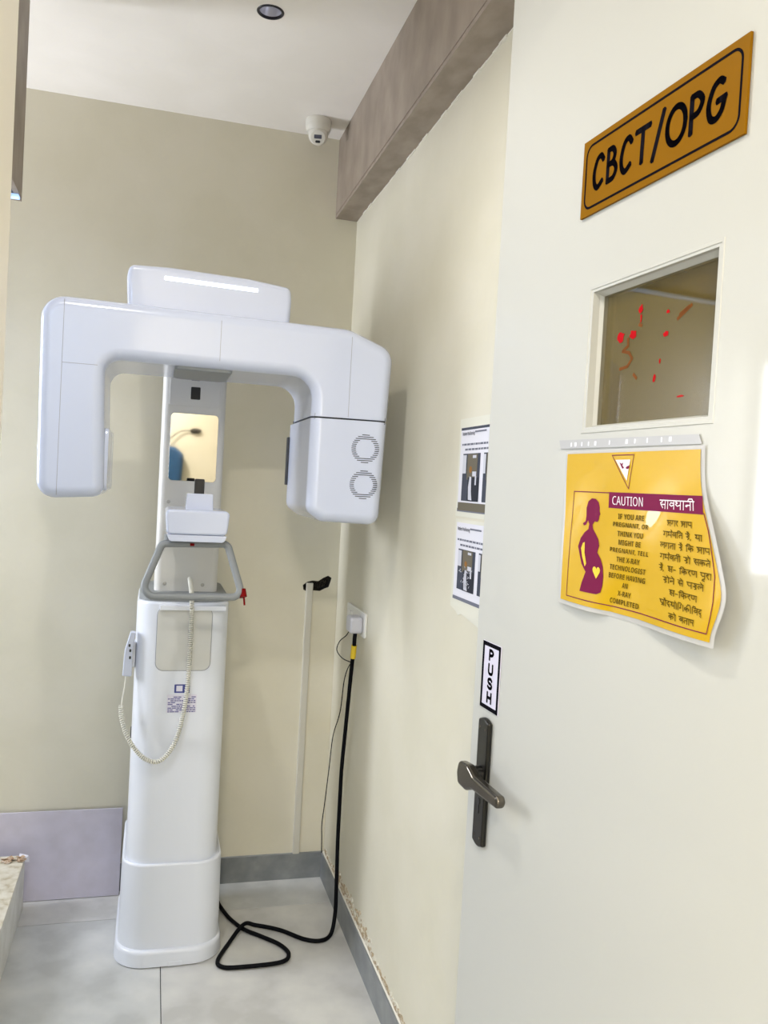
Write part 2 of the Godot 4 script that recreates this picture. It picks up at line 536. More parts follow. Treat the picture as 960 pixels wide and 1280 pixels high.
func make_room() -> void:
	# floor slab with joints, tiles as pieces
	var st := mb()
	box(st, Vector3(-2.64, -0.12, -0.12), Vector3(0.14, -0.003, ZF + 0.13))
	var fl = structure(obj("floor", st, M.grout))
	var xs := [-2.5, -1.82, -1.22, -0.62, -0.0]
	var zs := [0.0, 0.21, 1.41, 2.62]
	for i in 4:
		for k in 3:
			st = mb()
			box(st, Vector3(xs[i] + 0.0012, -0.011, zs[k] + 0.0012), Vector3(xs[i + 1] - 0.0012, 0.0, zs[k + 1] - 0.0012), 0.0008)
			obj("tile", st, M.floor_tile if (i + k) % 2 else M.floor_tile_warm, fl)
	# ceiling with a cut for the downlight
	var ce := csg_box(Vector3(-2.64, H, -0.12), Vector3(0.14, H + 0.16, ZF + 0.13), M.ceiling_paint)
	ce.name = "ceiling"
	var cut := CSGCylinder3D.new()
	cut.operation = CSGShape3D.OPERATION_SUBTRACTION
	cut.radius = 0.0355; cut.height = 0.2; cut.sides = 32
	cut.position = Vector3(-0.453, H, 0.78) - ce.position
	cut.material = M.rim_black
	ce.add_child(cut)
	add_child(ce)
	structure(ce)
	# back wall with the broken hole beside the trunking
	var wb := csg_box(Vector3(-2.64, -0.1, -0.12), Vector3(0.0, H, 0.0), M.wall_paint)
	wb.name = "wall_back"
	var hole := CSGPolygon3D.new()
	hole.operation = CSGShape3D.OPERATION_SUBTRACTION
	hole.polygon = PackedVector2Array([Vector2(-0.134, 1.128), Vector2(-0.112, 1.118), Vector2(-0.094, 1.126), Vector2(-0.07, 1.124), Vector2(-0.052, 1.134), Vector2(-0.036, 1.14), Vector2(-0.03, 1.16), Vector2(-0.026, 1.176), Vector2(-0.04, 1.184), Vector2(-0.058, 1.176), Vector2(-0.078, 1.162), Vector2(-0.1, 1.164), Vector2(-0.122, 1.158), Vector2(-0.137, 1.146)])
	hole.depth = 0.09
	hole.position = Vector3(0, 0, 0.035) - wb.position
	hole.material = M.cement_dark
	wb.add_child(hole)
	add_child(wb)
	structure(wb)
	for a in [["wall_right", Vector3(0, -0.1, -0.12), Vector3(0.14, H, ZF + 0.13), "wall_paint"], ["wall_left", Vector3(-2.64, -0.1, -0.12), Vector3(-2.5, H, ZF + 0.13), "wall_paint"]]:
		st = mb()
		box(st, a[1], a[2])
		structure(obj(a[0], st, M[a[3]]))
	# front wall round the doorway
	st = mb()
	box(st, Vector3(-2.64, -0.1, ZF), Vector3(-0.824, H, ZF + 0.13))
	box(st, Vector3(-0.06, -0.1, ZF + 0.005), Vector3(0.14, H, ZF + 0.13))
	box(st, Vector3(-0.824, 2.48, ZF), Vector3(-0.06, H, ZF + 0.13))
	structure(obj("wall_front", st, M.jamb_paint))
	# skirtings
	st = mb()
	box(st, Vector3(-2.5, 0, 0.0), Vector3(0, 0.1, 0.011), 0.0015)
	structure(obj("baseboard_back", st, M.skirting))
	st = mb()
	box(st, Vector3(-0.011, 0, 0.011), Vector3(0, 0.1, ZF), 0.0015)
	structure(obj("baseboard_right", st, M.skirting))
	# cement bed showing above the right skirting, with flaking plaster
	var wr := get_node("wall_right")
	for v in 3:
		st = mb()
		for i in 300:
			var z := 0.03 + 1.55 * pow(rng.randf(), 0.9)
			var y := 0.101 + absf(rng.randfn(0.0, 0.011)) * (1.9 if z > 0.25 and z < 0.75 else 0.8)
			var r := rng.randf_range(0.0025, 0.0075)
			var pts := []
			var n := rng.randi_range(5, 7)
			for k in n:
				var rr := r * rng.randf_range(0.5, 1.2)
				pts.append(Vector2(z + cos(TAU * k / n) * rr * 1.6, maxf(0.0995, y + sin(TAU * k / n) * rr)))
			var d := rng.randf_range(0.0008, 0.0035)
			for t in range(1, n - 1):
				tri(st, Vector3(-d, pts[0].y, pts[0].x), Vector3(-d, pts[t].y, pts[t].x), Vector3(-d * 0.6, pts[t + 1].y, pts[t + 1].x), Vector3.LEFT, Vector3.LEFT, Vector3.LEFT)
			for t in n:
				var a: Vector2 = pts[t]
				var b: Vector2 = pts[(t + 1) % n]
				var nn := Vector3(0, -(b - a).x, (b - a).y).normalized()
				quad(st, Vector3(-d, a.y, a.x), Vector3(-d, b.y, b.x), Vector3(0.001, b.y, b.x), Vector3(0.001, a.y, a.x), nn)
		var o := obj("flaking_plaster", st, M[["plaster_tan", "plaster_brown", "plaster_white"][v]], wr)
		o.set_meta("kind", "stuff")
	st = mb()
	var top := []
	for i in 80:
		top.append(0.1025 + 0.004 * rng.randf())
	for i in 79:
		var z0 := 0.012 + i * 0.03
		var a := Vector3(-0.007, 0.0995, z0); var b := Vector3(-0.007, 0.0995, z0 + 0.03)
		var c := Vector3(-0.002, top[i + 1], z0 + 0.03); var d := Vector3(-0.002, top[i], z0)
		quad(st, a, b, c, d, Vector3(-1, 1, 0).normalized())
	obj("mortar_line", st, M.plaster_white, wr)
	# clad beam along the right wall under the ceiling: side board, bottom board
	var bm := Node3D.new()
	bm.name = "trim_1"
	add_child(bm)
	structure(bm)
	st = mb()
	box(st, Vector3(-0.0855, 2.566, 0.0), Vector3(-0.071, H, ZF), 0.0008)
	obj("side_board", st, M.laminate, bm)
	st = mb()
	box(st, Vector3(-0.0845, 2.552, 0.0), Vector3(0.0, 2.5645, ZF), 0.0008)
	obj("bottom_board", st, M.laminate, bm)
	st = mb()
	for i in 60:      # ragged sealant where the board meets the wall
		var z := 0.03 + i * 0.04
		var w := 0.001 + 0.004 * rng.randf() * (1.0 if i % 7 > 1 else 0.2)
		box(st, Vector3(-w, 2.5505 - w, z), Vector3(0.0, 2.5525, z + 0.042))
	obj("sealant", st, M.plaster_white, bm)
	# clad bulkhead on the left with a cool lamp let into its underside
	var bh := Node3D.new()
	bh.name = "trim_2"
	add_child(bh)
	structure(bh)
	st = mb()
	box(st, Vector3(-1.116, 2.29, 0.635), Vector3(-1.1, H, ZF), 0.0008)
	obj("side_board", st, M.laminate, bh)
	st = mb()
	box(st, Vector3(-2.5, 2.282, 0.62), Vector3(-1.1, H, 0.634), 0.0008)
	obj("end_board", st, M.laminate, bh)
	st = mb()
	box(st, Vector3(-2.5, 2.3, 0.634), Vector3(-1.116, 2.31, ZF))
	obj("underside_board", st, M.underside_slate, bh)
	for q in [[0.651, 0.0, "pale blue linear lamp under the far end of the clad bulkhead"], [2.2, 0.85, "added unseen linear lamp under the near end of the clad bulkhead"]]:  # the near lamp is added out of view to light the machine's front
		var lp := thing("recessed_lamp", q[2], "lamp", Vector3(-1.5, 2.3, q[0]), Basis.IDENTITY, "lamps under the bulkhead")
		st = mb()
		box(st, Vector3(-0.36, -0.0195, -0.0145), Vector3(0.398, -0.0115, 0.0145), 0.002)
		obj("diffuser", st, M.cool_led, lp)
		if q[1] > 0.0:
			area("diffuser_light", Vector3(-1.5, 2.277, q[0]), Vector3.DOWN, Vector3.BACK, Vector2(0.7, 0.05), rgb(192, 217, 255), q[1], lp)
	# added unseen frosted window in the left wall, placed to light the ceiling
	var lw := Node3D.new()
	lw.name = "added_window_2"
	add_child(lw)
	structure(lw)
	lw.position = Vector3(-2.5, 1.72, 0.24)
	for f in [[-0.54, -0.22, -0.5, 0.22], [0.5, -0.22, 0.54, 0.22], [-0.5, -0.22, 0.5, -0.19], [-0.5, 0.19, 0.5, 0.22]]:
		st = mb()
		box(st, Vector3(0, f[0], f[1]), Vector3(0.03, f[2], f[3]), 0.003)
		obj("window_frame", st, M.socket_white, lw)
	st = mb()
	box(st, Vector3(0.004, -0.5, -0.19), Vector3(0.012, 0.5, 0.19))
	obj("added_window_pane", st, M.added_frosted_pane, lw)
	area("added_window_light", Vector3(-2.482, 1.72, 0.24), Vector3.RIGHT, Vector3.UP, Vector2(0.37, 0.98), rgb(236, 241, 255), 3.5, lw)
	# lit downlight by the bulkhead, short of the frame
	var dn := thing("lit_downlight", "lit round downlight in the ceiling beside the clad bulkhead", "lamp", Vector3(-0.93, H, 1.78))
	st = mb()
	lathe(st, [[0.04, 0.0], [0.0445, -0.003], [0.048, 0.0]])
	obj("rim", st, M.rim_black, dn)
	st = mb()
	lathe(st, [[0.04, -0.001], [0.02, -0.0025], [0.0001, -0.003]])
	obj("lens", st, M.panel_led, dn)
	var sp := SpotLight3D.new()
	sp.name = "lens_light"
	dn.add_child(sp)
	sp.position = Vector3(0, -0.02, 0)
	sp.rotation.x = -PI / 2
	sp.spot_angle = 78.0
	sp.spot_angle_attenuation = 0.7
	sp.spot_range = 10.0
	sp.light_size = 0.04
	sp.light_color = rgb(255, 251, 244)
	sp.light_energy = 1.1
	sp.shadow_enabled = true

func make_corridor() -> void:
	var st := mb()
	box(st, Vector3(-2.4, -0.12, ZF + 0.13), Vector3(1.2, 0.0, 5.2))
	structure(obj("floor_passage", st, M.floor_tile))
	st = mb()
	box(st, Vector3(-2.4, H, ZF + 0.13), Vector3(1.2, H + 0.12, 5.2))
	structure(obj("ceiling_passage", st, M.ceiling_paint))
	for a in [["wall_passage_left", Vector3(-2.4, -0.1, ZF + 0.13), Vector3(-2.25, H, 5.2)], ["wall_passage_right", Vector3(0.5, -0.1, ZF + 0.13), Vector3(0.65, H, 5.2)], ["wall_passage_end", Vector3(-2.4, -0.1, 5.05), Vector3(1.2, H, 5.2)]]:
		st = mb()
		box(st, a[1], a[2])
		structure(obj(a[0], st, M.wall_paint))
	st = mb()
	box(st, Vector3(-2.4, -0.1, ZF + 0.1), Vector3(-2.1, H, ZF + 0.13))
	box(st, Vector3(0.14, -0.1, ZF + 0.1), Vector3(0.65, H, ZF + 0.13))
	structure(obj("wall_passage_front", st, M.wall_paint))
	for p in [Vector3(-1.02, H, 4.4)]:
		var lp := thing("ceiling_panel_lamp", "square white ceiling panel lamp in the passage", "lamp", p)
		st = mb()
		box(st, Vector3(-0.15, -0.015, -0.15), Vector3(0.15, -0.001, 0.15), 0.003)
		obj("diffuser", st, M.panel_led, lp)
		area("diffuser_light", p + Vector3(0, -0.018, 0), Vector3.DOWN, Vector3.BACK, Vector2(0.28, 0.28), rgb(255, 247, 236), 8.0, lp)

	# added unseen frosted window at the passage's end, placed to match the light
	var wn := Node3D.new()
	wn.name = "added_window_1"
	add_child(wn)
	structure(wn)
	wn.position = Vector3(-1.6, 1.55, 5.05)
	for f in [[-0.4, -0.7, 0.4, -0.65], [-0.4, 0.65, 0.4, 0.7], [-0.4, -0.65, -0.35, 0.65], [0.35, -0.65, 0.4, 0.65]]:
		st = mb()
		box(st, Vector3(f[0], f[1], -0.03), Vector3(f[2], f[3], 0.0), 0.003)
		obj("window_frame", st, M.socket_white, wn)
	st = mb()
	box(st, Vector3(-0.35, -0.65, -0.014), Vector3(0.35, 0.65, -0.006))
	obj("added_window_pane", st, M.added_frosted_pane, wn)
	area("added_window_light", Vector3(-1.6, 1.55, 5.015), Vector3.FORWARD, Vector3.UP, Vector2(0.68, 1.28), rgb(230, 239, 255), 1.4, wn)
	# blue stand-in added on the end wall for the shape in the machine's mirror
	var jk := thing("blue_stand_in", "dark blue stand-in shape added on the passage end wall for the mirror", "stand_in", Vector3(-0.64, 1.78, 5.05))
	st = mb()
	prism(st, rp([Vector2(-0.2, -0.75), Vector2(0.13, -0.75), Vector2(0.16, -0.25), Vector2(0.17, -0.06), Vector2(0.1, 0.0), Vector2(-0.08, 0.02), Vector2(-0.2, -0.06)], [0.04, 0.05, 0.2, 0.06, 0.05, 0.06, 0.06], 6), -0.09, -0.004, 0.035)
	obj("body", st, M.stand_in_blue, jk)
	st = mb()
	tube(st, spline([Vector3(0.0, 0.0, -0.04), Vector3(0.06, 0.08, -0.03), Vector3(0.14, 0.14, -0.02), Vector3(0.24, 0.15, -0.012)], 6), 0.004, 8)
	ball(st, Vector3(0.26, 0.15, -0.014), Vector3(0.05, 0.022, 0.012), 12)
	obj("dark_stand_in", st, M.cable_black, jk)  # dark curve and blob added for the mirror's reflection

# ------------------------------------------------------------------ the X-ray machine
func make_machine() -> void:
	var o := Vector3(-0.597, 0, 0.31)
	var t := thing("dental_xray_machine", "tall white panoramic dental X-ray machine with an overhead C-shaped gantry", "x-ray machine", o)
	var st := mb()
	# foot with a small notch plate
	loft(st, plan_ring(-0.765, 0.1, -0.428, 0.536, 0.05, 0.1), [[0.002, 0.004, 0.0], [0.004, 0.0, 0.0], [0.04, 0.002, 0.03], [0.048, 0.004, 0.5], [0.053, 0.009, 1.2], [0.054, 0.014, PI / 2], [0.05, 0.02, 1.0]], PLAN)
	var foot := obj("base_foot", st, M.white_casing, t, -o)
	st = mb()
	box(st, Vector3(-0.598, 0.003, 0.52), Vector3(-0.556, 0.017, 0.5368), 0.001)
	obj("notch_cover", st, M.white_casing, foot)
	st = mb()
	loft(st, plan_ring(-0.755, 0.11, -0.437, 0.518, 0.05, 0.085), [[0.045, 0.0, 0.0], [0.312, 0.003, 0.0], [0.318, 0.0045, 0.6], [0.321, 0.009, PI / 2], [0.315, 0.013, 1.0]], PLAN)
	obj("base_skirt", st, M.white_casing, t, -o)
	st = mb()
	loft(st, plan_ring(-0.7415, 0.12, -0.4555, 0.502, 0.05, 0.075), [[0.3, 0.0, 0.0], [1.135, 0.0, 0.0], [1.142, 0.002, 0.7], [1.145, 0.008, PI / 2]], PLAN)
	var cas := obj("column_casing", st, M.white_casing, t, -o)
	st = mb()
	loft(st, plan_ring(-0.736, 0.125, -0.461, 0.492, 0.05, 0.07), bevel_profile(1.143, 1.166, 0.0, 0.006), PLAN)
	obj("casing_rim", st, M.handle_grey, t, -o)
	# front panel
	st = mb()
	prism(st, rect_ring(-0.6795, 0.9285, -0.5095, 1.131, 0.026), 0.5, 0.5026, 0.0)
	obj("panel_gasket", st, M.seam_grey, cas)
	st = mb()
	prism(st, rect_ring(-0.6775, 0.9305, -0.5115, 1.131, 0.0245), 0.5, 0.5045, 0.001)
	obj("front_panel", st, M.panel_grey, cas)
	st = mb()
	prism(st, rect_ring(-0.672, 1.122, -0.47, 1.137, 0.003), 0.495, 0.522, 0.002)
	obj("shelf_lip", st, M.white_casing, cas)
	# rating plates
	st = mb()
	prism(st, rect_ring(-0.638, 0.797, -0.547, 0.854, 0.002), 0.5, 0.5028, 0.0)
	var lab := obj("rating_label", st, M.label_white, cas)
	st = mb()
	for r in 9:
		var y := 0.8475 - r * 0.0058
		var x := -0.635
		while x < -0.552:
			var w := rng.randf_range(0.004, 0.016)
			if rng.randf() < 0.8:
				box(st, Vector3(x, y - 0.0032, 0.5029), Vector3(minf(x + w, -0.55), y, 0.5031))
			x += w + 0.0015
	obj("print", st, M.label_violet, lab)
	st = mb()
	prism(st, rect_ring(-0.617, 0.859, -0.57, 0.886, 0.002), 0.5, 0.5028, 0.0)
	lab = obj("badge_label", st, M.label_blue, cas)
	st = mb()
	box(st, Vector3(-0.611, 0.864, 0.5029), Vector3(-0.592, 0.882, 0.5031))
	obj("print", st, M.label_white, lab)
	# mast
	st = mb()
	loft(st, plan_ring(-0.692, 0.14, -0.492, 0.4, 0.02, 0.022), bevel_profile(1.1, 2.0, 0.0, 0.01), PLAN)
	var mast := obj("mast", st, M.mast_grey, t, -o)
	st = mb()
	prism(st, rect_ring(-0.672, 1.765, -0.512, 1.86, 0.008), 0.399, 0.4025, 0.0015)
	obj("sensor_panel", st, M.mast_grey, mast)
	st = mb()
	prism(st, rect_ring(-0.6665, 1.522, -0.5125, 1.7435, 0.014), 0.399, 0.4012, 0.0)
	obj("mirror_bezel", st, M.panel_grey, mast)
	st = mb()
	prism(st, rect_ring(-0.6645, 1.524, -0.5145, 1.7415, 0.0125), 0.4, 0.4022, 0.0006)
	var mir := obj("mirror", st, M.mirror_silver, mast)
	mir.set_meta("label", "small rounded mirror")
	st = mb()
	prism(st, rect_ring(-0.606, 1.788, -0.576, 1.828, 0.003), 0.4, 0.4036, 0.0006)
	obj("display_window", st, M.black_plastic, mast)
	st = mb()
	prism(st, rect_ring(-0.606, 1.848, -0.58, 1.851, 0.001), 0.4, 0.4034, 0.0)
	obj("engraved_mark", st, M.seam_grey, mast)
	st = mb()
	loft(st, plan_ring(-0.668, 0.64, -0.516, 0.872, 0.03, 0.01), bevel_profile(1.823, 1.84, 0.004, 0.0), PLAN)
	obj("underside_shade", st, M.handle_grey, mast)  # grey slab, shade under the beam put into its colour
	for p in [Vector2(-0.66, 1.455), Vector2(-0.66, 1.19), Vector2(-0.54, 1.188)]:
		st = mb()
		prism(st, circle_ring(p, 0.006, 14), 0.399, 0.4025, 0.001)
		obj("screw", st, M.screw_grey, mast)
	# upper housing with a glowing white strip
	st = mb()
	prism(st, rp([Vector2(-0.79, 1.88), Vector2(-0.368, 1.88), Vector2(-0.361, 2.045), Vector2(-0.366, 2.078), Vector2(-0.48, 2.09), Vector2(-0.69, 2.096), Vector2(-0.795, 2.092), Vector2(-0.802, 2.06)], [0.03, 0.03, 0.1, 0.018, 0.3, 0.3, 0.018, 0.1], 5), 0.3, 0.852, 0.015)
	var hs := obj("upper_housing", st, M.white_shell, t, -o)
	st = mb()
	prism(st, rp([Vector2(-0.706, 2.0585), Vector2(-0.456, 2.053), Vector2(-0.456, 2.064), Vector2(-0.706, 2.0695)], 0.003, 3), 0.848, 0.8535, 0.0)
	obj("bright_strip", st, M.strip_glow, hs)
	# rotating C-arm
	st = mb()
	var arm := rp([Vector2(-0.999, 1.463), Vector2(-0.833, 1.474), Vector2(-0.845, 1.832), Vector2(-0.295, 1.832), Vector2(-0.297, 1.7255), Vector2(-0.078, 1.7255), Vector2(-0.07, 1.925), Vector2(-0.2, 1.975), Vector2(-1.006, 1.985)],
		[0.045, 0.031, 0.04, 0.06, -1.0, -2.0, 0.05, 0.12, 0.06], 7)
	loft(st, arm, bevel_profile(0.555, 0.9, 0.03, 0.03, 6))
	var ca := obj("c_arm", st, M.white_shell, t, -o)
	# joints of the shell covers
	for s in [[Vector2(-0.9475, 1.474), Vector2(-0.9475, 1.972)], [Vector2(-0.5535, 1.852), Vector2(-0.5535, 1.958)], [Vector2(-0.1955, 1.729), Vector2(-0.1955, 1.95)], [Vector2(-0.9475, 1.8125), Vector2(-0.862, 1.8125)]]:
		st = mb()
		box(st, Vector3(minf(s[0].x, s[1].x) - 0.0006, minf(s[0].y, s[1].y) - 0.0006, 0.897), Vector3(maxf(s[0].x, s[1].x) + 0.0006, maxf(s[0].y, s[1].y) + 0.0006, 0.9003))
		obj("cover_joint", st, M.seam_grey, ca)
	st = mb()
	prism(st, rect_ring(0.6, 1.49, 0.868, 1.655, 0.02), 0.0, 0.012, 0.004, Transform3D(Basis(Vector3(0, 0, 1), Vector3(0, 1, 0), Vector3(-1, 0, 0)), Vector3(-0.8275, 0, 0)))
	obj("detector_plate", st, M.white_shell, ca)
	for p in [Vector3(-1.006, 1.9, 0.62), Vector3(-1.004, 1.6, 0.62)]:   # small side bumpers on the outer face
		st = mb()
		ball(st, p, Vector3(0.03, 0.04, 0.04), 16)
		obj("side_bumper", st, M.white_shell, ca)
	st = mb()
	prism(st, rp([Vector2(-0.288, 1.715), Vector2(-0.086, 1.715), Vector2(-0.086, 1.735), Vector2(-0.288, 1.735)], 0.002, 2), 0.51, 0.892, 0.001)
	obj("head_gap", st, M.dark_seam, t, -o)
	# X-ray source head, below the gap
	st = mb()
	var hd := rp([Vector2(-0.298, 1.462), Vector2(-0.255, 1.434), Vector2(-0.092, 1.43), Vector2(-0.086, 1.46), Vector2(-0.078, 1.7205), Vector2(-0.297, 1.7205)], [0.031, 0.031, 0.031, 0.06, -1.0, -2.0], 6)
	loft(st, hd, bevel_profile(0.49, 0.9, 0.03, 0.03, 6))
	var head := obj("source_head", st, M.white_shell, t, -o)
	st = mb()
	box(st, Vector3(-0.303, 1.53, 0.494), Vector3(-0.29, 1.682, 0.525), 0.002)
	obj("beam_slot", st, M.dark_seam, head)
	for c in [Vector2(-0.1415, 1.644), Vector2(-0.1415, 1.543)]:
		st = mb()
		for r in range(-7, 8):
			var y := r * 0.0055
			var ro := 0.04
			var ri := 0.0275
			if absf(y) >= ro:
				continue
			var xo := sqrt(ro * ro - y * y)
			var xi := sqrt(maxf(0.0, ri * ri - y * y))
			for s in ([[-xo, xo]] if xi < 0.012 else [[-xo, -xi], [xi, xo]]):
				box(st, Vector3(c.x + s[0], c.y + y - 0.0011, 0.897), Vector3(c.x + s[1], c.y + y + 0.0011, 0.9004))
		obj("fan_vent", st, M.vent_dark, head)
	# chin rest on its arm
	st = mb()
	prism(st, rect_ring(-0.655, 1.372, -0.515, 1.436, 0.012), 0.38, 0.62, 0.004)
	obj("chin_rest_arm", st, M.mast_grey, t, -o)
	st = mb()
	prism(st, rp([Vector2(-0.668, 1.377), Vector2(-0.503, 1.377), Vector2(-0.496, 1.447), Vector2(-0.674, 1.447)], 0.014, 5), 0.58, 0.8, 0.008)
	var chin := obj("chin_rest", st, M.white_shell, t, -o)
	st = mb()
	prism(st, rp([Vector2(-0.66, 1.358), Vector2(-0.51, 1.358), Vector2(-0.5035, 1.3765), Vector2(-0.6675, 1.3765)], [0.012, 0.012, 0.001, 0.001], 5), 0.582, 0.799, 0.001)
	obj("lower_tray", st, M.white_shell, chin)
	st = mb()
	prism(st, rp([Vector2(-0.618, 1.445), Vector2(-0.542, 1.445), Vector2(-0.544, 1.492), Vector2(-0.616, 1.492)], 0.003, 3), 0.68, 0.755, 0.002)
	obj("chin_post", st, M.white_shell, chin)
	st = mb()
	prism(st, rect_ring(-0.595, 1.488, -0.567, 1.534, 0.004), 0.7, 0.722, 0.003)
	obj("bite_holder", st, M.black_plastic, chin)
	# hand grip frame
	st = mb()
	var fr := []
	for e in rp([Vector2(-0.733, 1.205), Vector2(-0.452, 1.207), Vector2(-0.497, 1.352), Vector2(-0.678, 1.348)], [0.028, 0.022, 0.018, 0.018], 6):
		fr.append(Vector3(e[0].x, e[0].y, 0.76 + (1.35 - e[0].y) * 0.35))
	tube(st, fr, 0.0105, 10, true)
	var grip := obj("grip_frame", st, M.handle_grey, t, -o)
	st = mb()
	tube(st, [Vector3(-0.455, 1.228, 0.8), Vector3(-0.451, 1.207, 0.808)], 0.0118, 10)
	tube(st, [Vector3(-0.449, 1.21, 0.81), Vector3(-0.446, 1.185, 0.812)], 0.003, 6)
	obj("red_strap", st, M.red_plastic, grip)
	st = mb()
	box(st, Vector3(-0.602, 1.344, 0.755), Vector3(-0.59, 1.352, 0.772), 0.001)
	obj("red_mark", st, M.red_plastic, grip)
	for x in [-0.665, -0.525]:   # stays that carry the frame from the mast
		st = mb()
		tube(st, [Vector3(x, 1.352, 0.765), Vector3(x, 1.366, 0.7)], 0.008, 8)
		obj("grip_stay", st, M.handle_grey, grip)
	# exposure hand switch in its holder on the left flank
	st = mb()
	box(st, Vector3(-0.7645, 0.93, 0.41), Vector3(-0.74, 1.01, 0.455), 0.003)
	var hl := obj("switch_holder", st, M.white_casing, t, -o)
	st = mb()
	box(st, Vector3(-0.771, 0.967, 0.452), Vector3(-0.757, 0.985, 0.458), 0.001)
	obj("clip", st, M.dark_seam, hl)
	st = mb()
	prism(st, rp([Vector2(-0.776, 0.908), Vector2(-0.748, 0.906), Vector2(-0.748, 0.99), Vector2(-0.741, 1.045), Vector2(-0.757, 1.047), Vector2(-0.772, 0.99)], 0.004, 3), 0.452, 0.482, 0.004)
	var sw := obj("hand_switch", st, M.white_shell, t, -o)
	st = mb()
	for p in [[-0.761, 1.0], [-0.758, 0.984], [-0.758, 0.962]]:
		st = mb()
		prism(st, rect_ring(p[0], p[1], p[0] + 0.006, p[1] + 0.009, 0.002), 0.48, 0.4835, 0.0)
		obj("button", st, M.dark_seam, sw)
	# coiled cord: straight lead, coil, then straight again up the front
	st = mb()
	tube(st, spline([Vector3(-0.765, 0.907, 0.466), Vector3(-0.7675, 0.87, 0.47), Vector3(-0.773, 0.83, 0.475), Vector3(-0.774, 0.8, 0.48)], 6), 0.0022, 8)
	var path := spline([Vector3(-0.776, 0.815, 0.478), Vector3(-0.77, 0.77, 0.485), Vector3(-0.745, 0.712, 0.505), Vector3(-0.7, 0.662, 0.522), Vector3(-0.65, 0.655, 0.53), Vector3(-0.607, 0.715, 0.528), Vector3(-0.583, 0.83, 0.522), Vector3(-0.576, 0.96, 0.516), Vector3(-0.576, 1.1, 0.517), Vector3(-0.577, 1.135, 0.53), Vector3(-0.578, 1.17, 0.505), Vector3(-0.582, 1.21, 0.42)], 24)
	var hel := []
	var ang := 0.0
	for i in path.size() - 1:
		for k in 6:
			var p: Vector3 = path[i].lerp(path[i + 1], k / 6.0)
			var d: Vector3 = (path[i + 1] - path[i]).normalized()
			var s := d.cross(Vector3(0, 0, 1)).normalized()
			var u := d.cross(s)
			ang += (path[i + 1] - path[i]).length() / 6.0 / 0.0066 * TAU
			hel.append(p + (s * cos(ang) + u * sin(ang)) * 0.0052)
	var thin := []
	for i in range(0, hel.size()):
		thin.append(hel[i])
	tube(st, thin, 0.0025, 6)
	obj("coiled_cord", st, M.cord_cream, t, -o)
	# dark latch low on the left flank
	st = mb()
	box(st, Vector3(-0.7445, 0.68, 0.36), Vector3(-0.739, 0.715, 0.4), 0.001)
	obj("flank_latch", st, M.dark_seam, t, -o)

